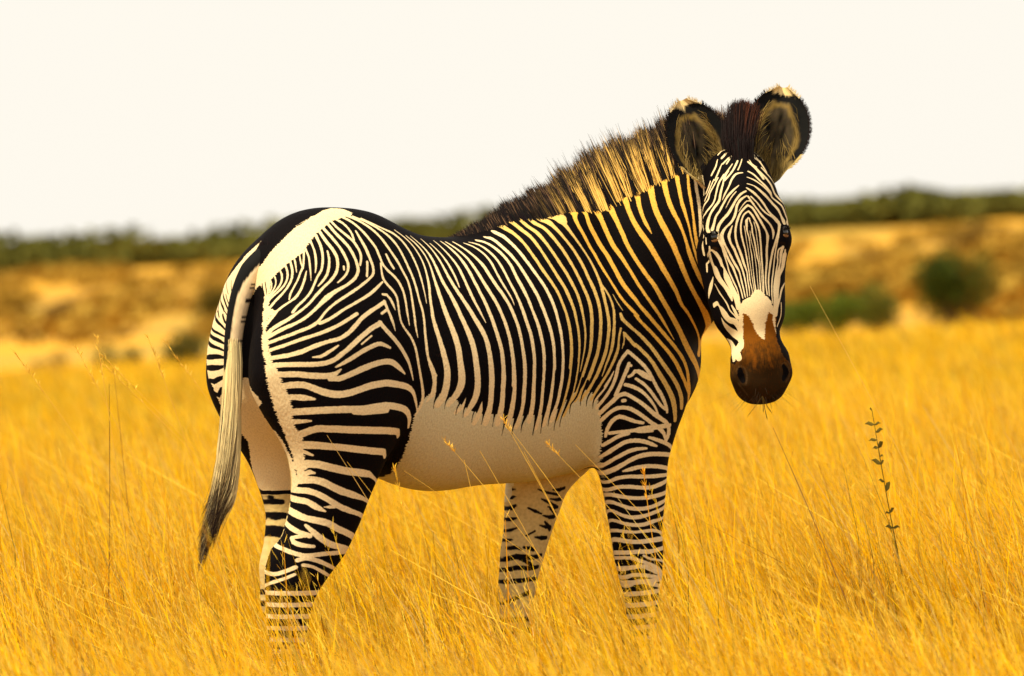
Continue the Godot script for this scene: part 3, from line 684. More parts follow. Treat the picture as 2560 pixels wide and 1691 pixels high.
	inner.stroke([412, 780, 37, 435, 776, 79, 456, 777, 108], JET)
	inner.stroke([404, 758, 28, 423, 753, 98, 442, 756, 96], JET)
	inner.stroke([389, 734, 43, 414, 728, 104, 433, 729, 106], JET)
	inner.stroke([379, 707, 40, 402, 701, 99, 419, 700, 107], JET)
	inner.stroke([364, 675, 45, 385, 671, 112, 405, 671, 96], JET)
	inner.stroke([294, 647, 106, 307, 649, 109, 322, 642, 41], JET)
	inner.stroke([287, 619, 115, 308, 625, 107, 351, 618, 131, 387, 623, 97], JET)
	inner.stroke([282, 587, 124, 306, 592, 129, 345, 588, 128, 376, 591, 94], JET)
	inner.stroke([276, 554, 123, 351, 557, 118, 371, 557, 98], JET)
	head.patch([-44, -216, -23, -215, -5, -259, 6, -276, 16, -224, 43, -224, 44, -309, 54, -350, 97, -379, 95, -401, 88, -429, 47, -439, 18, -462, -28, -469, -72, -462, -118, -443, -124, -419, -112, -397, -102, -351, -82, -362, -59, -339, -51, -307], UMBER)
	head.stroke([-71, 164, 47, -84, 143, 52, -98, 125, 56, -107, 106, 67, -137, 95, 81, -163, 83, 42, -125, 59, 42], CREAM)
	head.stroke([-85, 162, 39, -97, 141, 53, -109, 124, 50, -125, 110, 65], CREAM)
	head.stroke([-168, 187, 85, -145, 161, 162, -134, 130, 81], CREAM)
	head.stroke([-99, 160, 48, -106, 144, 52, -118, 129, 55], CREAM)
	head.stroke([-54, 171, 29, -68, 146, 56, -76, 119, 51, -84, 94, 49, -101, 75, 57, -120, 63, 50, -179, 55, 50, -125, 27, 95], CREAM)
	head.stroke([-40, 179, 28, -50, 165, 64, -56, 143, 49, -63, 118, 61, -69, 95, 72, -82, 78, 67, -93, 61, 61, -100, 45, 95, -105, 26, 113, -100, 13, 95], CREAM)
	head.stroke([-6, 168, 30, -22, 166, 55, -34, 151, 52, -42, 131, 41, -52, 113, 45, -60, 96, 17], CREAM)
	head.stroke([-20, 130, 25, -36, 115, 57, -49, 100, 58, -60, 82, 51, -69, 66, 52, -79, 52, 54, -85, 33, 64, -91, 18, 90], CREAM)
	head.stroke([-27, 113, 26, -39, 98, 29, -54, 71, 12], CREAM)
	head.stroke([-7, 111, 49, -17, 105, 59, -29, 90, 53, -39, 72, 65, -50, 54, 76, -64, 40, 72, -74, 26, 74, -79, 9, 64, -76, -9, 51, -71, -32, 57, -67, -55, 60, -62, -75, 56, -55, -94, 61, -52, -106, 50, -46, -134, 37, -41, -159, 31, -38, -185, 27], CREAM)
	head.stroke([-83, 5, 26, -78, -14, 39, -73, -35, 38, -71, -60, 39, -68, -84, 32, -66, -104, 39, -58, -132, 41, -50, -158, 31, -46, -187, 23], CREAM)
	head.stroke([-6, 98, 31, -18, 90, 59, -28, 75, 52, -32, 58, 53, -37, 42, 57, -46, 28, 61, -60, 16, 56, -69, 1, 81, -70, -12, 74, -65, -32, 51, -59, -53, 52, -52, -76, 56, -44, -97, 56, -40, -109, 36, -37, -136, 36, -34, -161, 30, -32, -184, 22], CREAM)
	head.stroke([-43, 19, 20, -50, 4, 57, -54, -9, 65, -52, -27, 49, -46, -45, 62, -41, -66, 59, -35, -90, 54, -31, -110, 41, -28, -138, 32, -27, -162, 28, -27, -182, 22], CREAM)
	head.stroke([8, 73, 27, 0, 83, 36, -7, 83, 31, -16, 73, 24, -26, 56, 13], CREAM)
	head.stroke([-6, 71, 57, -15, 62, 48, -23, 51, 49, -30, 35, 51, -35, 18, 46, -38, 1, 49, -39, -18, 47, -36, -40, 52, -31, -63, 55, -27, -87, 54, -22, -112, 30, -22, -139, 30, -21, -163, 24, -22, -181, 16], CREAM)
	head.stroke([-6, 71, 52, 3, 63, 49, 9, 49, 48, 15, 32, 56, 23, 13, 58, 30, -3, 48, 34, -17, 80, 33, -35, 61, 31, -57, 62, 30, -85, 64, 25, -115, 50, 20, -147, 36, 19, -181, 31], CREAM)
	head.stroke([-6, 54, 43, -15, 47, 42, -21, 34, 38, -25, 16, 34, -26, -4, 36, -24, -27, 38, -21, -49, 31, -19, -76, 31, -17, -113, 27, -17, -140, 24, -15, -162, 19, -15, -176, 15], CREAM)
	head.stroke([-6, 54, 44, 1, 42, 46, 6, 28, 45, 11, 11, 46, 14, -8, 43, 15, -28, 42, 16, -49, 45, 16, -75, 45, 16, -115, 39, 14, -147, 32, 11, -176, 24], CREAM)
	head.stroke([-8, 36, 27, -12, 29, 52, -13, 13, 47, -13, -1, 28, -10, -20, 27, -9, -46, 20, -7, -70, 24, -7, -103, 16, -7, -171, 32], CREAM)
	head.stroke([-6, 34, 35, -5, 26, 25, -2, 12, 30, -2, -5, 32, 1, -26, 34, 3, -47, 35, 5, -71, 38, 8, -100, 23, 4, -172, 34], CREAM)
	head.stroke([-18, 14, 16, -17, -2, 19, -16, -27, 14, -14, -55, 16, -13, -83, 18, -12, -110, 16, -10, -171, 18], CREAM)
	head.stroke([3, 23, 19, 6, 1, 19, 7, -21, 20, 9, -47, 20, 10, -74, 22, 12, -112, 19, 9, -176, 20], CREAM)
	head.stroke([-7, -1, 15, -6, -26, 15, -2, -52, 16, 0, -74, 17, 1, -111, 17, -1, -172, 16], CREAM)
	head.stroke([-3, 96, 42, 4, 78, 41, 13, 59, 38, 23, 39, 55, 36, 23, 56, 46, 9, 55, 51, -6, 75, 49, -24, 18], CREAM)
	head.stroke([3, 95, 35, 15, 77, 33, 25, 58, 44, 36, 45, 43, 50, 37, 51, 64, 24, 61, 69, 18, 41], CREAM)
	head.stroke([-4, 121, 31, 8, 108, 57, 21, 90, 53, 32, 71, 57, 42, 51, 60, 53, 40, 65, 65, 29, 75, 70, 18, 86, 67, 1, 58, 60, -21, 55, 53, -44, 63, 47, -65, 65, 35, -115, 51, 28, -147, 43, 24, -184, 31], CREAM)
	head.stroke([-1, 133, 23, 14, 125, 31, 28, 109, 67, 44, 91, 75, 60, 73, 76, 72, 59, 75, 79, 42, 62, 85, 28, 116, 87, 22, 105], CREAM)
	head.stroke([2, 153, 21, 15, 145, 38, 29, 132, 41, 42, 118, 48, 54, 104, 54, 59, 94, 49, 71, 85, 56, 86, 73, 67, 93, 59, 77, 99, 44, 79, 105, 33, 84, 101, 24, 136], CREAM)
	head.stroke([9, 171, 41, 21, 160, 50, 32, 141, 55, 45, 124, 68, 57, 107, 65, 58, 99, 56], CREAM)
	head.stroke([34, 182, 68, 46, 165, 68, 59, 146, 85, 68, 129, 88, 74, 107, 86, 89, 93, 95, 103, 81, 50, 108, 65, 50, 110, 49, 50, 110, 31, 50], CREAM)
	head.stroke([57, 183, 61, 70, 167, 66, 87, 150, 66, 102, 129, 34], CREAM)
	head.stroke([74, 18, 38, 69, -1, 23, 63, -26, 35, 59, -47, 40, 55, -74, 41, 48, -114, 44, 39, -146, 44, 32, -181, 39, 32, -206, 30], CREAM)
	head.stroke([78, -46, 39, 67, -52, 45, 64, -74, 48, 65, -86, 43, 55, -124, 53, 42, -166, 54, 35, -218, 48], CREAM)
	head.stroke([78, -46, 86, 75, -62, 89, 74, -83, 64, 72, -93, 44, 63, -131, 176, 49, -175, 176, 39, -234, 166], CREAM)
	head.stroke([87, -53, 55, 91, -77, 127, 89, -67, 179, 85, -95, 151, 71, -123, 57, 59, -149, 57], CREAM)
	head.stroke([97, -141, 38, 76, -160, 75, 61, -187, 68, 49, -213, 55, 40, -240, 50], CREAM)
	head.stroke([65, -201, 44, 63, -237, 44, 50, -266, 42], CREAM)
	head.stroke([-102, -28, 44, -113, -45, 74, -176, -60, 58, -176, -62, 102, -180, -79, 85], CREAM)
	head.stroke([-99, -38, 49, -91, -48, 87, -85, -64, 87, -82, -83, 72, -78, -92, 39, -75, -117, 153, -65, -149, 139, -55, -179, 147, -51, -209, 139], CREAM)
	head.stroke([-106, -45, 32, -115, -63, 146, -113, -81, 146, -111, -91, 261, -98, -119, 161, -83, -142, 119, -71, -167, 120, -67, -185, 38], CREAM)
	head.stroke([-125, 8, 131, -167, -5, 131, -176, -31, 124], CREAM)
	head.stroke([-110, 2, 43, -110, -18, 40], CREAM)
	head.stroke([-147, -103, 52, -169, -123, 160, -191, -144, 109, -200, -153, 37], CREAM)
	head.stroke([-143, -122, 32, -117, -146, 69, -96, -171, 40, -84, -192, 46, -78, -210, 38, -65, -228, 35, -59, -245, 34], CREAM)
	head.stroke([-172, -178, 131, -147, -176, 123, -131, -188, 95, -110, -209, 250, -87, -234, 177, -69, -243, 166, -60, -260, 159, -57, -277, 173], CREAM)
	head.stroke([-70, -198, 39, -63, -215, 82, -57, -235, 83], CREAM)
	head.stroke([-133, -220, 37, -124, -242, 213, -99, -263, 250, -69, -282, 219, -57, -300, 148, -58, -316, 139], CREAM)
	head.stroke([-172, -274, 52, -116, -301, 290, -76, -330, 219, -67, -347, 168], CREAM)
	head.patch([-39, -192, -21, -183, -6, -166, 0, -165, 15, -181, 29, -200, 36, -224, 42, -260, 45, -286, 33, -260, 31, -237, 21, -230, 12, -255, 5, -306, -7, -294, -17, -274, -22, -252, -30, -235, -40, -225, -48, -278, -54, -322, -81, -354, -87, -354, -98, -325, -67, -303, -58, -250, -52, -215], CREAM)
	head.stroke([-48, 257, 33, -71, 255, 52, -85, 241, 100], CREAM)
	head.stroke([-28, 199, 26, -45, 177, 44, -62, 155, 42], CREAM)
	head.stroke([-13, 235, 25, -29, 223, 47, -45, 202, 43], CREAM)
	head.stroke([6, 219, 25, -6, 196, 32, -16, 178, 31], CREAM)
	head.stroke([26, 219, 36, 26, 197, 45, 37, 185, 55], CREAM)
	head.stroke([83, 242, 26, 104, 228, 46, 102, 213, 46], CREAM)
	head.stroke([62, 239, 50, 57, 220, 87, 65, 197, 87, 72, 173, 87], CREAM)
	head.stroke([-79, 221, 43, -82, 199, 65, -96, 178, 70], CREAM)
	head.stroke([-60, 205, 27, -69, 184, 56, -81, 159, 51], CREAM)
	head.stroke([-33, 257, 52, -86, 250, 52], CREAM)
	head.stroke([-38, 245, 81, -62, 224, 78], CREAM)
	head.stroke([-34, 223, 51, -57, 204, 52], CREAM)
	head.stroke([-12, 207, 52, -32, 174, 52, -51, 152, 55], CREAM)
	head.stroke([83, 242, 46, 81, 225, 46], CREAM)
	head.stroke([43, 219, 71, 66, 204, 83], CREAM)
	head.stroke([18, 201, 62, 34, 178, 77, 45, 149, 83], CREAM)
	# the lips darken to soot
	for y in head.h:
		var v := head.v0 + y * head.mm
		if v > -290.0:
			continue
		for x in head.w:
			var i := (y * head.w + x) * 3
			var nz := head.fur.get_noise_2d(x * 0.35, y * 0.08) * 30.0 + head.wob.get_noise_2d(x, y) * 26.0
			var k := clampf((-300.0 - v + nz) / 95.0, 0.0, 1.0)
			if head.px[i] + head.px[i + 1] + head.px[i + 2] > 330 and v > -385.0:
				continue
			head.dab(i, Color8(40, 28, 15), k * 0.9)
	head.stroke([-34, -326, 77, -26, -354, 161, -29, -381, 124], GOLD, .4)
	head.stroke([9, -331, 51, 11, -364, 121, 19, -382, 113], GOLD, .4)
	head.stroke([-7, -342, 99, -7, -373, 71], GOLD, .4)
	head.stroke([-25, -312, 73, -35, -340, 200, -47, -365, 131], UMBER, .55)
	head.stroke([24, -316, 134, 32, -350, 187], UMBER, .55)
	head.stroke([-80, -381, 57, -70, -370, 73, -58, -373, 70, -52, -396, 91, -59, -421, 74], ASH, .5)
	head.stroke([-82, -414, 81, -69, -437, 91, -61, -450, 95], ASH, .5)
	head.stroke([49, -376, 72, 61, -368, 58, 73, -381, 68, 79, -405, 70, 69, -422, 93], ASH, .5)
	head.stroke([-68, -378, 105, -69, -393, 186, -66, -408, 153], JET)
	head.stroke([58, -378, 111, 67, -396, 172, 58, -412, 133], JET)
	head.stroke([-121, 13, 55, -99, -2, 103, -90, -17, 115, -85, -24, 56], JET)
	head.stroke([-96, -33, 91, -90, -37, 160, -83, -38, 87], UMBER, .55)
	head.stroke([80, 3, 91, 83, -10, 111, 76, -22, 71], JET)
	head.stroke([72, -35, 116, 80, -37, 139], UMBER, .55)

	# shins: plain bars down to the hoof
	for k in 19:
		var y := 30.0 + k * 32.0
		for x in [[-620.0, -260.0], [300.0, 680.0]]:
			if y < (600.0 if x[0] < 0.0 else 560.0):
				flank.stroke([x[0], y + 8.0, 110, (x[0] + x[1]) * 0.5, y - 4.0, 140, x[1], y + 6.0, 110], CREAM)
		if y < 590.0:
			inner.stroke([-640, y, 130, -300, y - 6.0, 150], JET)
		if y < 450.0:
			inner.stroke([100, y, 120, 700, y, 130], JET)
	return [flank, inner, neck, head]

func px_bright(px: PackedByteArray, i: int) -> int:
	return px[i] + px[i + 1] + px[i + 2]

class Pelt:
	var v := PackedVector3Array()
	var n := PackedVector3Array()
	var t := PackedVector2Array()
	var ix := PackedInt32Array()
	var of := {}

func add_skin(m: ArrayMesh, s: Pelt, mat: Material) -> void:
	if s.ix.is_empty():
		return
	var arr := []
	arr.resize(Mesh.ARRAY_MAX)
	arr[Mesh.ARRAY_VERTEX] = s.v
	arr[Mesh.ARRAY_NORMAL] = s.n
	arr[Mesh.ARRAY_TEX_UV] = s.t
	arr[Mesh.ARRAY_INDEX] = s.ix
	m.add_surface_from_arrays(Mesh.PRIMITIVE_TRIANGLES, arr)
	m.surface_set_material(m.get_surface_count() - 1, mat)

func zebra_body(coats: Array) -> ArrayMesh:
	var s := Sculpt.new()
	body_shape(s)
	s.mesh(Vector3(-.95, -.02, -.5), Vector3(1.15, 1.85, .62), .009)
	s.smooth(8)
	s.renormal()
	var skins := [Pelt.new(), Pelt.new(), Pelt.new(), Pelt.new(), Pelt.new()]
	for k in range(0, s.tris.size(), 3):
		var a := s.tris[k]
		var mid := (s.verts[a] + s.verts[s.tris[k + 1]] + s.verts[s.tris[k + 2]]) / 3.0
		var nn := s.norms[a]
		var which := 0
		var far := mid.x < -0.30 and mid.y > 0.84 and mid.z < 0.0
		if far:
			which = 4
		elif (mid - NECK_ROOT).dot(NECK_WAY) > NECK_SEAM and mid.y > 0.85:
			which = 2
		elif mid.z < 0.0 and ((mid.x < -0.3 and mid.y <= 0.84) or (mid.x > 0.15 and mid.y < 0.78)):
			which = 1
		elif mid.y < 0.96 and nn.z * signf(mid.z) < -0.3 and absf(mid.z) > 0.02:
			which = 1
		var sk: Pelt = skins[which]
		for q in 3:
			var i := s.tris[k + q]
			if not sk.of.has(i):
				sk.of[i] = sk.v.size()
				var p := s.verts[i]
				sk.v.append(p)
				sk.n.append(s.norms[i])
				var u: Vector2
				if which == 0:
					u = flank_place(p)
				elif which == 4:
					u = flank_place(Vector3(minf(p.x, -0.3001), maxf(p.y, 0.8401), p.z))
				elif which == 1:
					u = Vector2(p.x, p.y)
				else:
					u = neck_place(p)
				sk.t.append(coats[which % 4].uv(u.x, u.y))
			sk.ix.append(sk.of[i])
	var h := Sculpt.new()
	head_shape(h)
	h.mesh(Vector3(-.18, -.5, -.2), Vector3(.18, .3, .16), .005)
	h.smooth(2)
	h.renormal()
	var sk: Pelt = skins[3]
	for i in h.verts.size():
		var p := h.verts[i]
		sk.v.append(head_in_body * p)
		sk.n.append((head_in_body.basis * h.norms[i]).normalized())
		sk.t.append(coats[3].uv(atan2(p.x, p.z + .06) * .13, p.y))
	sk.ix = h.tris
	var m := ArrayMesh.new()
	var looks := []
	for i in 4:
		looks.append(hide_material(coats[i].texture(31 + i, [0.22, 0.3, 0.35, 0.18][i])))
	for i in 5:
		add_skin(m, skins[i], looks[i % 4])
	return m

# ------------------------------------------------------------------ ears, eyes, mane, tail
const EAR_W := [.026, .041, .061, .076, .085, .089, .088, .082, .070, .049, .012]

func ear_width(s: float) -> float:
	var k := clampf(s, 0.0, 1.0) * 10.0
	var i := mini(int(k), 9)
	return lerpf(EAR_W[i], EAR_W[i + 1], k - i)

func ear_point(s: float, a: float, lenght: float) -> Vector3:
	var bowl := lerpf(.062, .018, smoothstep(0.0, .9, s))
	return Vector3(a * ear_width(s), s * lenght, -bowl * (1.0 - a * a) + (1.0 - s) * .012 * a * a - .02 * s * s)

func make_ear(lenght: float, mirror: float, seed_no: int) -> ArrayMesh:
	var rng := RandomNumberGenerator.new()
	rng.seed = seed_no
	var nz := FastNoiseLite.new()
	nz.seed = seed_no
	nz.frequency = 38.0
	nz.fractal_octaves = 3
	var st := SurfaceTool.new()
	st.begin(Mesh.PRIMITIVE_TRIANGLES)
	var ns := 56
	var na := 44
	for side in 2:
		for i in ns + 1:
			for j in na + 1:
				var s := float(i) / ns
				var a := float(j) / na * 2.0 - 1.0
				var p := ear_point(s, a * mirror, lenght)
				var rim := minf(ear_width(s) * (1.0 - absf(a)), (1.0 - s) * lenght * 0.9)
				var rag := nz.get_noise_2d(p.x * 1.0, p.y * 0.5) * .006
				var c := Color(.040, .030, .017) * (1.0 + nz.get_noise_3d(p.x, p.y * .4, 3.0) * 1.2 + nz.get_noise_3d(p.x * .4 + 1.0, p.y * .25, 9.0) * 1.4)
				if side == 1:
					p.z -= .007 * minf(1.0, rim / .01)
					c = Color(.62, .46, .25)
					if s > .3 and s < .62:
						c = Color(.02, .014, .012)
					if s > .93:
						c = Color(.75, .6, .36)
				else:
					var gold := clampf((.30 - s) / .25, 0.0, 1.0)
					c = lerp_col(c, Color(.52, .36, .12), gold * (0.75 + nz.get_noise_3d(p.x * 2.0, p.y * .3, 8.0)))
					var dark := lerpf(.021, .040, smoothstep(.45, .8, s)) + rag
					var edge_gold := clampf(1.0 - absf(rim - dark - .008) / .012, 0.0, 1.0) * .4
					c = lerp_col(c, Color(.48, .31, .07), edge_gold)
					if s > .16 + a * mirror * .1:
						c = lerp_col(c, Color(.006, .004, .005), (dark - rim) / .004)
					# the pale tip behind the black rim
					var tip := (1.0 - s) * lenght + absf(a + .25) * .012 + rag * 2.2
					c = lerp_col(c, Color(.80, .61, .29), (.030 - tip) / .005)
				st.set_color(c)
				st.set_smooth_group(side)
				st.add_vertex(p)
	for side in 2:
		var base := side * (ns + 1) * (na + 1)
		for i in ns:
			for j in na:
				var q := base + i * (na + 1) + j
				var e := [q, q + na + 1, q + 1, q + 1, q + na + 1, q + na + 2]
				if side == 1:
					e.reverse()
				for k in e:
					st.add_index(k)
	st.generate_normals()
	return st.commit()

func ear_hair(lenght: float, mirror: float, seed_no: int) -> ArrayMesh:
	var rng := RandomNumberGenerator.new()
	rng.seed = seed_no
	var h := Strands.new()
	# long pale hairs springing from the inner edges
	for i in 230:
		var a := (-1.0 if rng.randf() < .3 else 1.0) * (1.0 - pow(rng.randf(), 1.5) * .9)
		var s := rng.randf_range(.02, .30) if rng.randf() < .75 else rng.randf_range(.3, .72)
		if s > .3:
			a = signf(a) * rng.randf_range(.62, .74)
		var p := ear_point(s, a * mirror * .93, lenght) + Vector3(0, 0, .003)
		var to := ear_point(minf(s + rng.randf_range(.08, .2), .85), a * mirror * rng.randf_range(.3, .8), lenght) + Vector3(0, 0, rng.randf_range(.008, .02))
		var mid := p.lerp(to, .5) + Vector3(rng.randf_range(-.006, .006), .004, rng.randf_range(.006, .014))
		var c := Color(.40, .27, .08) * rng.randf_range(.15, .9)
		h.ribbon([p, mid, to], Vector3(1, 0, .3).normalized(), [.0015, .0012, .0004], [c, c, c * .8])
	# fringe round the rim
	for i in 900:
		var a := -1.0 if rng.randf() < .5 else 1.0
		var s := rng.randf_range(.12, 1.0)
		var p := ear_point(s, a * mirror, lenght)
		var out := Vector3(a * mirror * (1.0 - s * s * .6), s * s * 1.1, .25).normalized()
		out = (out + Vector3(rng.randf_range(-.4, .4), rng.randf_range(-.2, .5), rng.randf_range(-.3, .3))).normalized()
		var ln := rng.randf_range(.004, .011)
		var c := Color(.008, .006, .007) if s < .9 else Color(.7, .55, .3)
		if s < .3:
			c = Color(.5, .37, .14)
		h.ribbon([p - out * .003, p + out * ln], out.cross(Vector3(0, 0, 1)).normalized(), [.0016, .0004], [c, c])
	return h.mesh()

func ball(r: float, at: Vector3) -> ArrayMesh:
	var s := SphereMesh.new()
	s.radius = r
	s.height = r * 2.0
	s.radial_segments = 28
	s.rings = 16
	var st := SurfaceTool.new()
	st.append_from(s, 0, Transform3D(Basis(), at))
	return st.commit()

func lid_shape(at: Vector3, out: Vector3, r: float, from: float, to: float, thick: float) -> ArrayMesh:
	# a band of the eyeball's shell between two heights, closed along its edge
	var side := Vector3.UP.cross(out).normalized()
	var up := out.cross(side).normalized()
	var st := SurfaceTool.new()
	st.begin(Mesh.PRIMITIVE_TRIANGLES)
	st.set_smooth_group(0)
	var cols := 18
	var rows := 6
	for i in rows + 1:
		for j in cols + 1:
			var th := lerpf(from, to, float(i) / rows)
			var ph := lerpf(-1.5, 1.5, float(j) / cols)
			var rim := sin(PI * float(i) / rows)
			var d := out * cos(ph) * cos(th) + side * sin(ph) * cos(th * .8) + up * sin(th) * (1.0 - .35 * absf(ph) / 1.5)
			st.add_vertex(at + d.normalized() * (r + thick * (.5 + .5 * rim)))
	for i in rows:
		for j in cols:
			var q := i * (cols + 1) + j
			for k in [q, q + cols + 1, q + 1, q + 1, q + cols + 1, q + cols + 2]:
				st.add_index(k)
	st.generate_normals()
	return st.commit()

func add_eye(m: float, z: Node3D) -> void:
	var dark := StandardMaterial3D.new()
	dark.albedo_color = Color8(16, 9, 6)
	dark.roughness = 0.08
	dark.metallic_specular = 0.6
	var at := Vector3(m * .0935, -.003, .0565)
	var out := Vector3(m * .72, .02, .69).normalized()
	var eye := part("eye", ball(.0180, at), dark, z)
	eye.transform = head_in_body
	var lid_mat := StandardMaterial3D.new()
	lid_mat.albedo_color = Color8(24, 14, 10)
	lid_mat.roughness = 0.6
	var up_lid := part("upper_eyelid", lid_shape(at, out, .0180, .34, 1.15, .0035), lid_mat, eye)
	var bag := StandardMaterial3D.new()
	bag.albedo_color = Color8(124, 82, 34)
	bag.roughness = 0.7
	part("lower_eyelid", lid_shape(at, out, .0180, -1.25, -.48, .0045), bag, eye)
	var lash := Strands.new()
	var rng := RandomNumberGenerator.new()
	rng.seed = 44
	var side := Vector3.UP.cross(out).normalized()
	for i in 60:
		var ph := rng.randf_range(-1.2, 1.2)
		var d := (out * cos(ph) + side * sin(ph) + Vector3.UP * .38).normalized()
		var p := at + d * .0205
		var q := p + (d + Vector3(m * .25, .12, .1)).normalized() * rng.randf_range(.010, .020)
		lash.ribbon([p, p.lerp(q, .5) + Vector3(0, .002, 0), q - Vector3(0, .004, 0)], side, [.0014, .0012, .0004], [Color(.006, .004, .004), Color(.006, .004, .004), Color(.01, .007, .006)])
	part("eyelash", lash.mesh(), painted(), up_lid)

const CREST := [Vector3(.10, 1.512, .0), Vector3(.178, 1.528, .02), Vector3(.325, 1.565, .03), Vector3(.419, 1.572, .08), Vector3(.524, 1.586, .085), Vector3(.60, 1.62, .11), Vector3(.657, 1.652, .155), Vector3(.70, 1.68, .21), Vector3(.725, 1.695, .25), Vector3(.74, 1.703, .275)]
# hair length along the crest
const MANE_LONG := [.012, .034, .072, .108, .150, .165, .150, .140, .150, .160]

func crest(t: float) -> Vector3:
	var k := clampf(t, 0.0, 0.9999) * (CREST.size() - 1)
	var i := int(k)
	return CREST[i].cubic_interpolate(CREST[i + 1], CREST[maxi(i - 1, 0)], CREST[mini(i + 2, CREST.size() - 1)], k - i)

func mane_mesh() -> ArrayMesh:
	var rng := RandomNumberGenerator.new()
	rng.seed = 7
	var h := Strands.new()
	var back := Vector3(-.866, 0, -.5)
	var bands := [[.227, .005], [.255, .005], [.284, .005], [.306, .005], [.334, .005], [.366, .006], [.401, .005], [.438, .006], [.469, .006], [.509, .008], [.549, .009], [.593, .008], [.622, .007], [.661, .01], [.696, .008], [.73, .006], [.758, .004]]
	for i in 20000:
		var t := pow(rng.randf(), .8)
		var k := t * (CREST.size() - 1)
		var j := mini(int(k), CREST.size() - 2)
		var ln := lerpf(MANE_LONG[j], MANE_LONG[j + 1], k - j)
		var lock := sin(t * 150.0) * .5 + sin(t * 61.0 + 1.0) * .5
		ln *= rng.randf_range(.62, 1.0) * (1.0 + lock * .10)
		if rng.randf() < .05:
			ln *= 1.2
		var lat := lerpf(.010, .020, clampf(t * 3.0, 0.0, 1.0))
		var off := rng.randfn(0.0, .5)
		var root := crest(t) + Vector3(-.39, 0, .92) * off * lat - Vector3(0, .040 + absf(off) * .012, 0)
		var lean := lerpf(.58, .20, smoothstep(.15, .95, t))
		var dir := (Vector3.UP + back * (lean + rng.randfn(0.0, .05) + lock * .05) + Vector3(-.39, 0, .92) * (off * .10 + rng.randfn(0.0, .05))).normalized()
		var tip := root + dir * (ln + .045)
		tip += Vector3(rng.randfn(0.0, .006), 0.0, rng.randfn(0.0, .006))
		var mid := root.lerp(tip, .55) + Vector3(rng.randfn(0.0, .002), 0, rng.randfn(0.0, .002))
		# which coat stripe this hair grows from
		var px := root.x * cos(0.4) + root.z * sin(0.4)
		var pale := 0.0
		for b in bands:
			pale = maxf(pale, clampf((b[1] * 1.2 - absf(px - b[0])) / .004 + .5, 0.0, 1.0))
		pale *= smoothstep(.26, .48, t)
		var jet := Color(.007, .005, .006) * rng.randf_range(.6, 1.6)
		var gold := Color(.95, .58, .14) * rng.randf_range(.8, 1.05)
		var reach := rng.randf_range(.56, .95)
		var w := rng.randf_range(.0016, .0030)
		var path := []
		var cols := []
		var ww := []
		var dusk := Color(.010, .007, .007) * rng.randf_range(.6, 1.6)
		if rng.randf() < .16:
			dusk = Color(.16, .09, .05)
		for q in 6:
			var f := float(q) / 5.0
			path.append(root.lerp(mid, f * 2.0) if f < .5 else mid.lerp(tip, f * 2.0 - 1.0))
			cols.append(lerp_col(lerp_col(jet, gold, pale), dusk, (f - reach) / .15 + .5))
			ww.append(w * (.4 if q == 0 else 1.0 - pow(f, 3.0) * .88))
		h.ribbon(path, Vector3(.8, .1, .55).normalized(), ww, cols, Vector3(-.42, .62, .66))
	return h.mesh()

func forelock_mesh() -> ArrayMesh:
	var rng := RandomNumberGenerator.new()
	rng.seed = 17
	var h := Strands.new()
	for i in 3600:
		var fan := rng.randf()
		var root := Vector3(rng.randfn(0.004, .012), .178 + fan * .055 + rng.randfn(0.0, .005), .066 - fan * .09)
		var tall := rng.randf_range(.72, 1.0)
		var tip := Vector3(root.x * 1.3 + .034 + rng.randfn(0.0, .012), .395 + rng.randfn(0.0, .004) - absf(root.x) * .5, .01 - fan * .05)
		tip = root.lerp(tip, tall)
		var mid := root.lerp(tip, .5) + Vector3(-.010 + rng.randfn(0.0, .003), 0, .012)
		var c := Color(.009, .005, .005) * rng.randf_range(.5, 1.5)
		var red := Color(.12, .035, .014) * rng.randf_range(.2, 1.2)
		var w := rng.randf_range(.0011, .0022)
		h.ribbon([root - Vector3(0, .02, 0), root.lerp(mid, .6), mid, tip], Vector3(1, 0, .2).normalized(), [w, w, w, .0005], [c, c, c, red if rng.randf() < .25 + root.x * 16.0 else c * 1.3])
	# shorter brush behind it, running on to the neck, with a pale streak
	for i in 900:
		var f := rng.randf()
		var root := Vector3(-.002 - f * .010 + rng.randfn(0.0, .007), .215 + rng.randfn(0.0, .006), -.06 - f * .05)
		var tip := root + Vector3(-.006 - f * .012 + rng.randfn(0.0, .007), rng.randf_range(.09, .175), -.01 + rng.randfn(0.0, .01))
		var streak := f < .32 and root.x > -.022
		var c := Color(.55, .33, .10) * rng.randf_range(.8, 1.15) if streak else Color(.014, .008, .008) * rng.randf_range(.7, 2.0)
		var e := Color(.10, .05, .03)
		var w := rng.randf_range(.002, .0036)
		h.ribbon([root - Vector3(0, .02, 0), root.lerp(tip, .5), tip], Vector3(1, 0, .2).normalized(), [w, w, .0004], [c, c, e])
	for i in 160:
		var root := Vector3(.022 + rng.randf() * .02, .205 + rng.randfn(0.0, .006), .01 - rng.randf() * .06)
		var tip := root + Vector3(.012 + rng.randfn(0.0, .01), rng.randf_range(.03, .085), 0)
		h.ribbon([root - Vector3(0, .012, 0), root.lerp(tip, .5), tip], Vector3(1, 0, .2).normalized(), [.002, .0016, .0004], [Color(.012, .008, .008), Color(.015, .01, .01), Color(.06, .04, .03)])
	return h.mesh()

const DOCK := [Vector3(-.475, 1.525, 0), Vector3(-.528, 1.475, 0), Vector3(-.570, 1.40, -.002), Vector3(-.598, 1.30, -.004), Vector3(-.610, 1.20, -.006), Vector3(-.612, 1.10, -.006), Vector3(-.618, 1.00, -.006), Vector3(-.630, .92, -.006)]
const DOCK_R := [.030, .036, .031, .026, .023, .021, .016, .008]

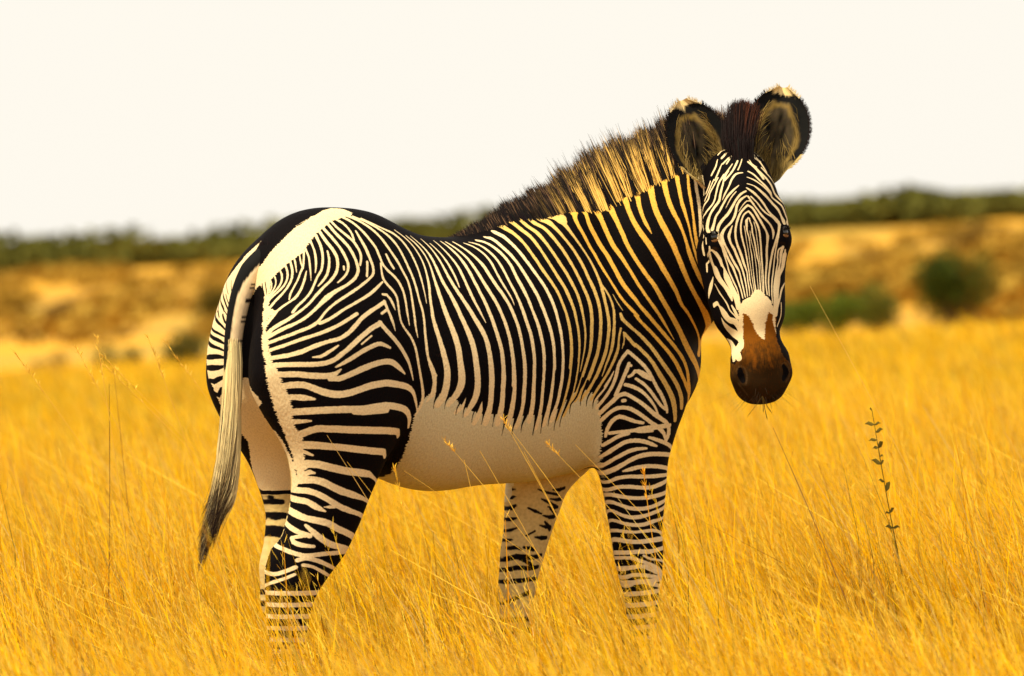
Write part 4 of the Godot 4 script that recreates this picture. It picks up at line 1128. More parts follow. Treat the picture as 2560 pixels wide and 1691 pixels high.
func dock(t: float) -> Vector3:
	var k := clampf(t, 0.0, 0.9999) * (DOCK.size() - 1)
	var i := int(k)
	return DOCK[i].cubic_interpolate(DOCK[i + 1], DOCK[maxi(i - 1, 0)], DOCK[mini(i + 2, DOCK.size() - 1)], k - i)

func dock_radius(t: float) -> float:
	var k := clampf(t, 0.0, 0.9999) * (DOCK.size() - 1)
	var i := int(k)
	return lerpf(DOCK_R[i], DOCK_R[i + 1], k - i)

func tail_colour(t: float, across: float, nz: float) -> Color:
	# black band down the left half, cream on the right, flecked along the edge
	var edge := lerpf(.95, -.25, smoothstep(.0, .32, t)) - smoothstep(.5, .85, t) * .9
	var c := Color(.79, .62, .38) * (1.0 + nz * .25)
	c = lerp_col(c, Color(.007, .005, .007), (edge + nz * .10 - across) / .10)
	return c

func tail_mesh() -> ArrayMesh:
	var nz := FastNoiseLite.new()
	nz.seed = 3
	nz.frequency = 60.0
	var st := SurfaceTool.new()
	st.begin(Mesh.PRIMITIVE_TRIANGLES)
	var rows := 120
	var cols := 48
	var sideways := Vector3(.866, 0, .5)      # across the tail
	var outward := Vector3(-.5, 0, .866)
	for i in rows + 1:
		var t := float(i) / rows
		var c := dock(t)
		var r := dock_radius(t)
		for j in cols + 1:
			var a := TAU * j / cols
			var p := c + (sideways * cos(a) + outward * sin(a) * .8) * r
			var n := nz.get_noise_2d(cos(a) * .05, t * .35)
			var col := tail_colour(t, cos(a), n)
			if cos(a) > .55 and t > .2 and t < .62 and nz.get_noise_2d(4.0, t * .9) > .18:
				col = Color(.02, .014, .012)
			st.set_color(col)
			st.set_smooth_group(0)
			st.add_vertex(p)
	for i in rows:
		for j in cols:
			var q := i * (cols + 1) + j
			for k in [q, q + 1, q + cols + 1, q + 1, q + cols + 2, q + cols + 1]:
				st.add_index(k)
	st.generate_normals()
	return st.commit()

func tail_hair() -> ArrayMesh:
	var rng := RandomNumberGenerator.new()
	rng.seed = 27
	var h := Strands.new()
	var side := Vector3(.866, 0, .5)
	var out := Vector3(-.5, 0, .866)
	var locks := []
	for i in 42:
		locks.append([clampf(rng.randfn(0.0, .9), -1.5, 1.4), rng.randfn(0.0, .045), rng.randf_range(.75, 1.1), rng.randfn(0.0, .010), rng.randfn(0.0, .10), rng.randf_range(.6, 1.05)])
	for i in 5600:
		var lk: Array = locks[rng.randi() % locks.size()]
		var t := rng.randf_range(.46, .97)
		var a := rng.randf() * TAU
		var r := dock_radius(t)
		var across := cos(a)
		var root := dock(t) + (side * across + out * sin(a)) * r * .85
		# hairs fall, spread a little, then sweep together towards the tip
		var reach: float = minf(1.0, lerpf(.30, 1.0, sqrt(rng.randf())) * lk[2])
		var spread: float = clampf(lk[0] + rng.randfn(0.0, .16), -1.6, 1.5)
		var tip: Vector3 = Vector3(-.730, .70 + lk[1] + rng.randfn(0.0, .02), -.02) + side * (spread * .008 + lk[3]) + out * rng.randfn(0.0, .01)
		var c1 := root + Vector3(-.004, -.16, 0) + side * (across * .006 + spread * .005)
		var c2 := Vector3(-.648, .86, -.015) + side * (across * .008 + spread * .010) + out * rng.randfn(0.0, .008)
		var path := []
		var cols := []
		var ww := []
		var dark_side := clampf(.35 + (across * .4 + spread * .5) + rng.randfn(0.0, .25), 0.0, 1.0)
		var cream: Color = Color(.88, .70, .34) * (lk[5] * rng.randf_range(.75, 1.08))
		var brown := Color(.20, .125, .045) * rng.randf_range(.4, 1.4)
		var soot := Color(.016, .011, .008)
		var turn: float = rng.randf_range(.58, .80) + lk[4] - dark_side * .22
		if rng.randf() < .14:
			turn = .12
		var w := rng.randf_range(.0010, .0022)
		var n := 9
		for k in n:
			var q := float(k) / (n - 1) * reach
			path.append(root.bezier_interpolate(c1, c2, tip, q))
			cols.append(lerp_col(lerp_col(cream, brown, (q - turn) / .10), soot, (q - turn - .10) / .14))
			ww.append(w * (1.0 - pow(float(k) / (n - 1), 3.0) * .85))
		h.ribbon(path, -side, ww, cols, Vector3(-.6, .35, .7))
	return h.mesh()

func back_fringe() -> ArrayMesh:
	# short upright hair along the dorsal line
	var rng := RandomNumberGenerator.new()
	rng.seed = 61
	var h := Strands.new()
	var line := [Vector3(-.50, 1.525, 0), Vector3(-.44, 1.575, 0), Vector3(-.36, 1.608, 0), Vector3(-.28, 1.617, 0), Vector3(-.2, 1.605, 0), Vector3(-.12, 1.575, 0), Vector3(0, 1.535, 0)]
	for i in 2600:
		var k := pow(rng.randf(), 1.2) * (line.size() - 1.001)
		var j := int(k)
		var p: Vector3 = line[j].lerp(line[j + 1], k - j) + Vector3(0, -.012, rng.randfn(0.0, .014))
		var d := Vector3(-.35 + rng.randfn(0.0, .2), 1, rng.randfn(0.0, .25)).normalized()
		var ln := rng.randf_range(.014, .026) * lerpf(1.0, .6, k / 6.0)
		var c := Color(.014, .007, .009) * rng.randf_range(.7, 1.8)
		h.ribbon([p, p + d * ln], Vector3(.9, 0, .4).normalized(), [.0022, .0004], [c, c * 1.6])
	return h.mesh()

func hoof_mesh(at: Vector3) -> ArrayMesh:
	var st := SurfaceTool.new()
	st.begin(Mesh.PRIMITIVE_TRIANGLES)
	st.set_smooth_group(0)
	var rows := [[.0, .058], [.012, .060], [.045, .050], [.066, .043], [.070, .036]]
	for r in rows:
		for j in 21:
			var a := TAU * j / 20.0
			st.add_vertex(at + Vector3(cos(a) * r[1] + .012 - r[0] * .2, r[0], sin(a) * r[1] * .85))
	for i in rows.size() - 1:
		for j in 20:
			var q := i * 21 + j
			for k in [q, q + 1, q + 21, q + 1, q + 22, q + 21]:
				st.add_index(k)
	st.generate_normals()
	return st.commit()

func build_zebra(zebra_at: Transform3D) -> void:
	var z := thing("zebra", "black and cream striped zebra standing in the tall golden grass with its head turned back", "zebra", Vector3.ZERO)
	z.transform = zebra_at
	var coats := zebra_coats()
	part("body", zebra_body(coats), null, z)
	var fuzzy := painted(.8)
	var spots := [[Vector3(-.070, .146, .002), .272, 1.0, Basis.from_euler(Vector3(-.06, .08, .20))], [Vector3(.098, .168, -.030), .278, -1.0, Basis.from_euler(Vector3(-.06, -.10, -.26))]]
	for k in 2:
		var s = spots[k]
		var e := part("ear", make_ear(s[1], s[2], 5 + k), fuzzy, z)
		e.transform = head_in_body * Transform3D(s[3], s[0])
		part("ear_hair", ear_hair(s[1], s[2], 15 + k), fuzzy, e)
	add_eye(-1.0, z)
	add_eye(1.0, z)
	part("mane", mane_mesh(), fuzzy, z)
	var fl := part("forelock", forelock_mesh(), fuzzy, z)
	fl.transform = head_in_body
	var tail := part("tail", tail_mesh(), fuzzy, z)
	part("tail_tuft", tail_hair(), fuzzy, tail)
	part("back_hair", back_fringe(), fuzzy, z)
	var horn := StandardMaterial3D.new()
	horn.albedo_color = Color8(48, 40, 34)
	horn.roughness = 0.5
	for p in FEET:
		part("hoof", hoof_mesh(p), horn, z)
	var wh := Strands.new()
	var rng := RandomNumberGenerator.new()
	rng.seed = 71
	for i in 46:
		var p := Vector3(rng.randfn(0.0, .03), -.445 + rng.randfn(0.0, .008), .03 + rng.randfn(0.0, .015))
		var q := p + Vector3(p.x * .8 + rng.randfn(0.0, .012), -rng.randf_range(.02, .05), .02)
		wh.ribbon([p, p.lerp(q, .5) + Vector3(0, 0, .004), q], Vector3(1, 0, 0), [.0009, .0007, .0003], [Color(.02, .015, .01), Color(.03, .02, .012), Color(.06, .04, .02)])
	var w := part("whiskers", wh.mesh(), fuzzy, z)
	w.transform = head_in_body

# ------------------------------------------------------------------ the savanna
const EYE := Vector3(0, 1.3, 22)
var ground_noise := FastNoiseLite.new()

func ground_height(x: float, z: float) -> float:
	var d := 22.0 - z
	var y := 0.0
	if d < 22.0:
		y = (d - 22.0) * .004
	elif d < 70.0:
		y = lerpf(0.0, .58, smoothstep(22.0, 74.0, d))
	elif d < 130.0:
		y = lerpf(.57, .30, smoothstep(70.0, 110.0, d))
	else:
		y = .30
	# the long hillside that closes the view
	if d > 110.0:
		var t := clampf((d - 110.0) / 600.0, 0.0, 1.0)
		y += 7.6 * pow(t, 1.5) + ground_noise.get_noise_2d(x * .02, z * .02) * 1.2 * t
	if d > 760.0:
		y -= (d - 760.0) * .004
	return y + ground_noise.get_noise_2d(x * .6, z * .6) * .05 * clampf(absf(d - 22.0) / 6.0, .3, 1.0)

func build_ground() -> void:
	ground_noise.seed = 12
	ground_noise.frequency = .2
	var st := SurfaceTool.new()
	st.begin(Mesh.PRIMITIVE_TRIANGLES)
	st.set_smooth_group(0)
	var zs: Array = []
	var d := -30.0
	while d < 1900.0:
		zs.append(22.0 - d)
		d += maxf(1.0, absf(d) * .035)
	var tint := FastNoiseLite.new()
	tint.seed = 77
	tint.frequency = .03
	tint.fractal_octaves = 4
	var cols := 120
	for z in zs:
		var dist: float = 22.0 - z
		var half := maxf(25.0, absf(dist) * .9)
		for j in cols + 1:
			var f := float(j) / cols * 2.0 - 1.0
			var x := signf(f) * pow(absf(f), 1.6) * half
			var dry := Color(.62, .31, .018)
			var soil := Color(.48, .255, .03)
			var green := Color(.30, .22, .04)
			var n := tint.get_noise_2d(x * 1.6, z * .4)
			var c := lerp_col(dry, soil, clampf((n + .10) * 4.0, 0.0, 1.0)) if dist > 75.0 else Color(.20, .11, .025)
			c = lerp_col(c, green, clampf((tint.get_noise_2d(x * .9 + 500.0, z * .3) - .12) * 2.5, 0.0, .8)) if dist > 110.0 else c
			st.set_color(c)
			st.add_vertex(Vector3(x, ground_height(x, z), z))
	for i in zs.size() - 1:
		for j in cols:
			var q := i * (cols + 1) + j
			for k in [q, q + cols + 1, q + 1, q + 1, q + cols + 1, q + cols + 2]:
				st.add_index(k)
	st.generate_normals()
	var g := MeshInstance3D.new()
	g.name = "ground"
	g.mesh = st.commit()
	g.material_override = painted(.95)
	add_child(g, true)
	tag(g, "dry golden plain that rises to a low hillside", "ground", "", "structure")

func grass_tuft(seed_no: int, blades: int, wide: float, tall: float, breadth: float, seeds: float) -> ArrayMesh:
	var rng := RandomNumberGenerator.new()
	rng.seed = seed_no
	var s := Strands.new()
	for i in blades:
		var root := Vector3(rng.randf_range(-wide, wide), -.02, rng.randf_range(-wide, wide))
		var ln := tall * rng.randf_range(.55, 1.0)
		var lean := Vector3(-.31 + rng.randfn(0.0, .20), 1.0, rng.randfn(0.0, .16)).normalized()
		var droop := Vector3(-.16 + rng.randfn(0.0, .22), -.08, rng.randfn(0.0, .2))
		if rng.randf() < .12:
			droop *= 2.6
		var p1 := root + lean * ln * .4
		var p2 := root + lean * ln * .75 + droop * ln * .10
		var p3 := root + lean * ln + droop * ln * .34
		var tone := rng.randf()
		var c := Color(.97, .565, .010)
		if tone < .28:
			c = Color(.97, .68, .075)
		elif tone < .40:
			c = Color(.72, .33, .012)
		elif tone < .47:
			c = Color(.25, .11, .012)
		elif tone < .53:
			c = Color(.20, .17, .03)
		elif tone < .58:
			c = Color(.86, .64, .20)
		c *= rng.randf_range(.8, 1.1)
		var yaw := rng.randf() * PI
		var side := Vector3(cos(yaw), 0, sin(yaw) * .6).normalized()
		var w := breadth * rng.randf_range(.6, 1.3)
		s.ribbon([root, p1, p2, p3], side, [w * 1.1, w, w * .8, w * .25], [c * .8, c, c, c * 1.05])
		if rng.randf() < seeds:
			# a drooping feathery head
			var e := p3
			var dir := (p3 - p2).normalized()
			var hc := Color(.92, .60, .08) * rng.randf_range(.65, .95)
			for q in 4:
				var o := e - dir * (.012 * q) + Vector3(rng.randfn(0.0, .003), rng.randfn(0.0, .003), rng.randfn(0.0, .003))
				var out := (dir + Vector3(rng.randfn(0.0, .5), rng.randfn(0.0, .2), rng.randfn(0.0, .5))).normalized()
				s.ribbon([o, o + out * .010, o + out * .020], side, [.0009, .0022, .0004], [hc, hc, hc])
	return s.mesh()

func scatter(called: String, meshes: Array, spots: Array, label: String, category: String) -> void:
	# several tuft shapes, each drawn many times; together one field of grass
	var root := Node3D.new()
	root.name = called
	add_child(root, true)
	tag(root, label, category, "", "stuff")
	for k in meshes.size():
		var mm := MultiMesh.new()
		mm.transform_format = MultiMesh.TRANSFORM_3D
		mm.use_colors = true
		mm.mesh = meshes[k]
		var mine := []
		for i in range(k, spots.size(), meshes.size()):
			mine.append(spots[i])
		mm.instance_count = mine.size()
		for i in mine.size():
			mm.set_instance_transform(i, mine[i][0])
			mm.set_instance_color(i, mine[i][1])
		var o := MultiMeshInstance3D.new()
		o.name = "blades" if k == 0 else "blades_%03d" % k
		o.multimesh = mm
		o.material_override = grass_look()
		o.set_meta("kind", "stuff")
		root.add_child(o, true)

var grass_material: StandardMaterial3D
func grass_look() -> StandardMaterial3D:
	if grass_material == null:
		grass_material = painted(.95)
		grass_material.metallic_specular = 0.06
		grass_material.backlight_enabled = true
		grass_material.backlight = Color(.5, .5, .5)
	return grass_material

func build_grass() -> void:
	var rng := RandomNumberGenerator.new()
	rng.seed = 99
	var clump := FastNoiseLite.new()
	clump.seed = 8
	clump.frequency = .55
	clump.fractal_octaves = 3
	var near := []
	for k in 6:
		near.append(grass_tuft(200 + k, 28, .11, .60, .0033, .4))
	var far := []
	for k in 3:
		far.append(grass_tuft(300 + k, 34, .28, .52, .009, .2))
	var spots := []
	var away := []
	for i in 24000:
		var d := sqrt(rng.randf_range(10.0 * 10.0, 38.0 * 38.0))
		var x := rng.randf_range(-1.0, 1.0) * (d * .074 + 1.9)
		var z := 22.0 - d
		var n := clump.get_noise_2d(x, z)
		if n < -.17 and rng.randf() < .85:
			continue
		var sc := rng.randf_range(.66, 1.05) * (1.0 + n * .35)
		var high := sc * lerpf(1.0, 1.5 if rng.randf() < .6 else 1.15, smoothstep(21.6, 23.0, d))
		if d < 21.6 and rng.randf() < .15:
			high *= rng.randf_range(1.2, 1.5)
		var b := Basis(Vector3.UP, rng.randf_range(-.5, .5)) * Basis.from_scale(Vector3(sc, high, sc))
		var v := minf(rng.randf_range(.82, 1.12) * (1.0 + n * .40), 1.06)
		spots.append([Transform3D(b, Vector3(x, ground_height(x, z), z)), Color(v, v * rng.randf_range(.93, 1.04), v * rng.randf_range(.8, 1.2))])
	for i in 17000:
		var d := sqrt(rng.randf_range(34.0 * 34.0, 92.0 * 92.0))
		var x := rng.randf_range(-1.0, 1.0) * (d * .105 + 3.0)
		var z := 22.0 - d
		var n := clump.get_noise_2d(x * .3, z * .3)
		var sc := rng.randf_range(.75, 1.1) * (1.0 + n * .3)
		var v := rng.randf_range(.85, 1.1) * (1.0 + n * .2)
		away.append([Transform3D(Basis(Vector3.UP, rng.randf_range(-.5, .5)) * Basis.from_scale(Vector3(sc, sc, sc)), Vector3(x, ground_height(x, z), z)), Color(v, v, v)])
	scatter("golden_grass", near, spots, "tall golden grass that hides the lower legs of the zebra", "grass")
	scatter("distant_grass", far, away, "blurred golden grass field running back to the bushes", "grass")

# ------------------------------------------------------------------ bushes
func bush(called: String, label: String, at: Vector3, wide: float, tall: float, seed_no: int, col: Color, leaf: float, count: int, group := "") -> Node3D:
	var rng := RandomNumberGenerator.new()
	rng.seed = seed_no
	var o := thing(called, label, "bush", at, group)
	var lobes := []
	for i in 9:
		var a := rng.randf() * TAU
		var r := sqrt(rng.randf()) * .36
		lobes.append([Vector3(cos(a) * r * wide, tall * rng.randf_range(.28, .72), sin(a) * r * wide), Vector3(wide * rng.randf_range(.16, .30), tall * rng.randf_range(.18, .32), wide * rng.randf_range(.16, .30))])
	var s := Strands.new()
	for i in count:
		var l = lobes[rng.randi() % lobes.size()]
		var u := Vector3(rng.randfn(), rng.randfn(), rng.randfn()).normalized() * pow(rng.randf(), .35)
		var p: Vector3 = l[0] + u * l[1]
		if p.y < .02:
			continue
		var x := Vector3(rng.randfn(), rng.randfn() * .5, rng.randfn()).normalized()
		var y := x.cross(Vector3(rng.randfn(), rng.randfn(), rng.randfn()).normalized()).normalized()
		var c := col * rng.randf_range(.6, 1.35)
		s.quad(p, x * leaf * .45, y * leaf, c)
	var lm := painted(.7)
	lm.backlight_enabled = true
	lm.backlight = Color(.3, .3, .3)
	part("crown", s.mesh(), lm, o)
	var w := Strands.new()
	for l in lobes:
		for k in 2:
			var foot := Vector3(rng.randfn(0.0, .05) * wide, -.05, rng.randfn(0.0, .05) * wide)
			var top: Vector3 = l[0] + Vector3(rng.randfn(), rng.randfn(), rng.randfn()) * .08 * wide
			w.ribbon([foot, foot.lerp(top, .5) + Vector3(rng.randfn(0.0, .04), .03, rng.randfn(0.0, .04)) * wide, top], Vector3(1, 0, 0), [.03 * wide, .02 * wide, .008 * wide], [Color(.10, .07, .045), Color(.10, .07, .045), Color(.09, .06, .04)])
	part("stem", w.mesh(), painted(.9), o)
	return o

func on_ground(x: float, d: float) -> Vector3:
	return Vector3(x, ground_height(x, 22.0 - d), 22.0 - d)

func build_bushes() -> void:
	# beyond the crest of the field
	bush("bush", "large round dark green bush, the biggest in the field", on_ground(8.416, 150), 1.75, 1.824, 1, Color(0.049, 0.066, 0.005), 0.05, 5200, "bushes beyond the golden field")
	bush("bush", "mid-sized olive bush beside the large round bush", on_ground(6.956, 152), 1, 1.336, 2, Color(0.131, 0.140, 0.017), 0.045, 2600, "bushes beyond the golden field")
	bush("bush", "low wide green bush between the zebra's muzzle and the olive bush", on_ground(6.03, 149), 1.2, 1.222, 3, Color(0.111, 0.146, 0.011), 0.045, 2600, "bushes beyond the golden field")
	bush("bush", "low dark bush half hidden behind the zebra's cheek", on_ground(5.244, 147), 1.1, 1.017, 4, Color(0.098, 0.130, 0.010), 0.045, 2200, "bushes beyond the golden field")
	bush("bush", "small dark bush showing just behind the zebra's rump", on_ground(-10.72, 290), 1.9, 1.424, 5, Color(0.123, 0.088, 0.010), 0.09, 1800, "bushes beyond the golden field")
	bush("bush", "long low green bush at the edge of the field behind the zebra's tail", on_ground(-5.371, 122), 1.5, 1.091, 6, Color(0.080, 0.069, 0.007), 0.04, 2600, "bushes beyond the golden field")
	bush("bush", "low green bush sticking up beside the long bush", on_ground(-5.919, 120), 0.9, 0.943, 7, Color(0.094, 0.073, 0.008), 0.04, 1600, "bushes beyond the golden field")
	bush("bush", "small brownish bush alone near the edge of the field", on_ground(-7.156, 122), 1, 0.852, 8, Color(0.290, 0.159, 0.026), 0.04, 1500, "bushes beyond the golden field")
	bush("bush", "pale brown bush on the slope above the field edge", on_ground(-16.84, 300), 2.3, 1.158, 9, Color(0.290, 0.171, 0.035), 0.1, 1500, "bushes beyond the golden field")
	bush("bush", "faint grey brown bush on the right-hand slope above the olive bush", on_ground(16.911, 380), 1.6, 1.109, 10, Color(0.319, 0.188, 0.035), 0.12, 1200, "bushes beyond the golden field")
	bush("bush", "dull brown bush high on the slope above the large round bush", on_ground(27.318, 470), 3.4, 2.119, 11, Color(0.247, 0.159, 0.029), 0.14, 1500, "bushes beyond the golden field")
	# the scrub that darkens the top of the ridge, and the thin scrub on its slope
	var rng := RandomNumberGenerator.new()
	rng.seed = 404
	var leafy := Strands.new()
	for i in 170:
		var u := Vector3(rng.randfn(), rng.randfn(), rng.randfn()).normalized() * pow(rng.randf(), .4)
		var x := Vector3(rng.randfn(), rng.randfn(), rng.randfn()).normalized()
		var y := x.cross(Vector3(rng.randfn(), rng.randfn(), rng.randfn()).normalized()).normalized()
		leafy.quad(Vector3(u.x, .55 + u.y * .5, u.z), x * .12, y * .12, Color(1, 1, 1) * rng.randf_range(.6, 1.3))
	var shrub := leafy.mesh()
	var ridge := []
	for i in 4200:
		var d := rng.randf_range(690.0, 800.0)
		var x := rng.randf_range(-1.0, 1.0) * (d * .22 + 20.0)
		var sc := rng.randf_range(1.3, 2.4) * (1.5 if rng.randf() < .07 else 1.0)
		var g := rng.randf_range(.75, 1.3)
		ridge.append([Transform3D(Basis(Vector3.UP, rng.randf() * TAU) * Basis.from_scale(Vector3(sc * 1.3, sc, sc * 1.3)), on_ground(x, d)), Color(.135, .13, .028) * g])
	scatter("ridge_scrub", [shrub], ridge, "band of dark green scrub along the top of the ridge", "scrub")
	var slope := []
	var patchy := FastNoiseLite.new()
	patchy.seed = 31
	patchy.frequency = .02
	for i in 3200:
		var d := rng.randf_range(150.0, 610.0)
		var x := rng.randf_range(-1.0, 1.0) * (d * .22 + 10.0)
		if patchy.get_noise_2d(x * 2.0, d * .6) < .0 or rng.randf() < .35:
			continue
		var sc := rng.randf_range(.5, 1.3)
		var g := rng.randf_range(.7, 1.3)
		slope.append([Transform3D(Basis(Vector3.UP, rng.randf() * TAU) * Basis.from_scale(Vector3(sc * 1.3, sc, sc * 1.3)), on_ground(x, d)), Color(.38, .23, .035) * g])
	scatter("slope_scrub", [shrub], slope, "thin brownish scrub dotted over the golden hillside", "scrub")

# ------------------------------------------------------------------ single stalks
func stalk(called: String, label: String, category: String, at: Vector3, tip: Vector3, bow: Vector3, thick: float, col: Color, head: float, group := "") -> void:
	var o := thing(called, label, category, at, group)
	var st := SurfaceTool.new()
	st.begin(Mesh.PRIMITIVE_TRIANGLES)
	st.set_smooth_group(0)
	var n := 14
	var to := tip - at
	var pts := []
	for i in n + 1:
		var t := float(i) / n
		pts.append(to * t + bow * sin(PI * t) + Vector3(0, 0, 0))
	for i in n + 1:
		var t := float(i) / n
		var r := thick * lerpf(1.0, .35, t) * (1.35 if i % 4 == 0 else 1.0)
		for j in 6:
			var a := TAU * j / 6.0
			st.set_color(col)
			st.add_vertex(pts[i] + Vector3(cos(a) * r, 0, sin(a) * r))
	for i in n:
		for j in 6:
			var q := i * 6 + j
			var p := i * 6 + (j + 1) % 6
			for k in [q, p, q + 6, p, p + 6, q + 6]:
				st.add_index(k)
	st.generate_normals()
	part("stem", st.commit(), grass_look(), o)
	if head > 0.0:
		var rng := RandomNumberGenerator.new()
		rng.seed = int(absf(tip.x * 1000.0)) + 3
		var h := Strands.new()
		for i in 26:
			var t := 1.0 - rng.randf() * head
			var p := to * t + bow * sin(PI * t)
			var d := (to.normalized() + Vector3(rng.randfn(0.0, .5), rng.randfn(0.0, .25), rng.randfn(0.0, .5))).normalized()
			h.ribbon([p, p + d * .008, p + d * .018], Vector3(1, 0, .2).normalized(), [.0008, .0022, .0004], [col, col * 1.08, col])
		part("seed_head", h.mesh(), grass_look(), o)

func weed(label: String, at: Vector3, tip: Vector3, col: Color, leaves: int) -> void:
	stalk("weed", label, "weed", at, tip, Vector3(-.018, 0, .01), .0024, col, 0.0)
	var o: Node3D = get_child(get_child_count() - 1)
	var rng := RandomNumberGenerator.new()
	rng.seed = leaves * 7 + 1
	var to := tip - at
	for i in leaves:
		var t := .66 + .34 * pow(float(i) / (leaves - 1), .8)
		var p := to * t + Vector3(-.018, 0, .01) * sin(PI * t)
		for m in [-1.0, 1.0]:
			if rng.randf() < .45:
				continue
			var ln := rng.randf_range(.016, .038)
			var d := Vector3(m * rng.randf_range(.3, 1.0), rng.randf_range(-.1, .9), rng.randf_range(-.4, .8)).normalized()
			var s := Strands.new()
			var sd := d.cross(Vector3(0, .3, 1)).normalized()
			s.ribbon([p, p + d * ln * .3, p + d * ln * .65 + Vector3(0, .002, 0), p + d * ln - Vector3(0, .003, 0)], sd, [.002, ln * .38, ln * .34, .001], [col, col * 1.2, col * 1.1, col])
			part("leaf", s.mesh(), grass_look(), o)

func build_stalks() -> void:
	stalk("grass_stalk", "leftmost of the seven thin golden stalks rising behind the zebra's tail", "grass stalk", Vector3(-0.676, -0.01, -0.6), Vector3(-1.424, 1.272, -0.6), Vector3(0.03, 0, 0), 0.0018, Color(.84, .52, .08), 0.1, "tall stalks left of the zebra")
	stalk("grass_stalk", "second from the left of the seven thin golden stalks rising behind the zebra's tail", "grass stalk", Vector3(-0.793, -0.01, -0.6), Vector3(-1.246, 1.274, -0.6), Vector3(0.05, 0, 0), 0.0018, Color(.84, .52, .08), 0.1, "tall stalks left of the zebra")
	stalk("grass_stalk", "third from the left of the seven thin golden stalks rising behind the zebra's tail", "grass stalk", Vector3(-1.128, -0.01, -0.6), Vector3(-1.186, 1.304, -0.6), Vector3(0.03, 0, 0), 0.0018, Color(.84, .52, .08), 0.1, "tall stalks left of the zebra")
	stalk("grass_stalk", "fourth from the left of the seven thin golden stalks rising behind the zebra's tail", "grass stalk", Vector3(-0.044, -0.01, -0.6), Vector3(-1.171, 1.245, -0.6), Vector3(0, 0, 0), 0.0018, Color(.84, .52, .08), 0.1, "tall stalks left of the zebra")
	stalk("grass_stalk", "fifth from the left of the seven thin golden stalks rising behind the zebra's tail", "grass stalk", Vector3(-0.099, -0.01, -0.6), Vector3(-1.169, 1.221, -0.6), Vector3(0.02, 0, 0), 0.0018, Color(.84, .52, .08), 0.1, "tall stalks left of the zebra")
	stalk("grass_stalk", "sixth from the left of the seven thin golden stalks rising behind the zebra's tail", "grass stalk", Vector3(-0.779, -0.01, -0.6), Vector3(-1.04, 1.297, -0.6), Vector3(0.05, 0, 0), 0.0018, Color(.84, .52, .08), 0.1, "tall stalks left of the zebra")
	stalk("grass_stalk", "rightmost of the seven thin golden stalks rising behind the zebra's tail", "grass stalk", Vector3(-0.065, -0.01, -0.6), Vector3(-0.988, 1.272, -0.6), Vector3(-0.02, 0, 0), 0.0018, Color(.84, .52, .08), 0.1, "tall stalks left of the zebra")
	stalk("grass_stalk", "tall thin golden grass stalk standing beside the zebra's muzzle", "grass stalk", Vector3(1.46, -0.01, -0.8), Vector3(0.865, 1.344, -0.8), Vector3(0.02, 0, 0), 0.0014, Color(.88, .60, .14), 0.0, "")
	stalk("grass_stalk", "leftmost of the eight golden stalks leaning across the zebra's pale belly", "grass stalk", Vector3(0.826, -0.01, 0.8), Vector3(-0.306, 0.9, 0.8), Vector3(0.03, 0, 0), 0.0018, Color(.84, .52, .08), 0.0, "golden stalks crossing the belly")
	stalk("grass_stalk", "second from the left of the eight golden stalks leaning across the zebra's pale belly", "grass stalk", Vector3(0.383, -0.01, 0.8), Vector3(-0.193, 0.976, 0.8), Vector3(0.06, 0, 0), 0.0018, Color(.84, .52, .08), 0.035, "golden stalks crossing the belly")
	stalk("grass_stalk", "third from the left of the eight golden stalks leaning across the zebra's pale belly", "grass stalk", Vector3(-0.034, -0.01, 0.8), Vector3(-0.144, 0.922, 0.8), Vector3(0.02, 0, 0), 0.0018, Color(.84, .52, .08), 0.0, "golden stalks crossing the belly")
	stalk("grass_stalk", "fourth from the left of the eight golden stalks leaning across the zebra's pale belly", "grass stalk", Vector3(0.266, -0.01, 0.8), Vector3(-0.101, 0.944, 0.8), Vector3(0.04, 0, 0), 0.0018, Color(.84, .52, .08), 0.0, "golden stalks crossing the belly")
	stalk("grass_stalk", "fifth from the left of the eight golden stalks leaning across the zebra's pale belly", "grass stalk", Vector3(0.245, -0.01, 0.8), Vector3(-0.035, 1.025, 0.8), Vector3(0.08, 0, 0), 0.0018, Color(.84, .52, .08), 0.035, "golden stalks crossing the belly")
	stalk("grass_stalk", "sixth from the left of the eight golden stalks leaning across the zebra's pale belly", "grass stalk", Vector3(0.393, -0.01, 0.8), Vector3(-0.029, 1.015, 0.8), Vector3(0.09, 0, 0), 0.0018, Color(.84, .52, .08), 0.0, "golden stalks crossing the belly")
	stalk("grass_stalk", "seventh from the left of the eight golden stalks leaning across the zebra's pale belly", "grass stalk", Vector3(0.326, -0.01, 0.8), Vector3(0.017, 0.935, 0.8), Vector3(0.04, 0, 0), 0.0018, Color(.84, .52, .08), 0.0, "golden stalks crossing the belly")
	stalk("grass_stalk", "rightmost of the eight golden stalks leaning across the zebra's pale belly", "grass stalk", Vector3(0.773, -0.01, 0.8), Vector3(0.083, 0.951, 0.8), Vector3(0.05, 0, 0), 0.0018, Color(.84, .52, .08), 0.035, "golden stalks crossing the belly")
	stalk("grass_stalk", "golden grass stalk leaning across the zebra's near foreleg", "grass stalk", Vector3(0.843, -0.01, 0.8), Vector3(0.155, 0.948, 0.8), Vector3(0.05, 0, 0), 0.0018, Color(.84, .52, .08), 0.0, "")
	stalk("grass_stalk", "golden grass stalk leaning across the zebra's near thigh", "grass stalk", Vector3(-0.026, -0.01, 0.8), Vector3(-0.508, 1.006, 0.8), Vector3(0.03, 0, 0), 0.0018, Color(.6, .38, .10), 0.0, "")
	stalk("grass_stalk", "short golden grass stalk slanting across the zebra's near gaskin", "grass stalk", Vector3(0.207, -0.01, 0.9), Vector3(-0.455, 0.933, 0.9), Vector3(0, 0, 0), 0.0016, Color(.84, .52, .08), 0.0, "")
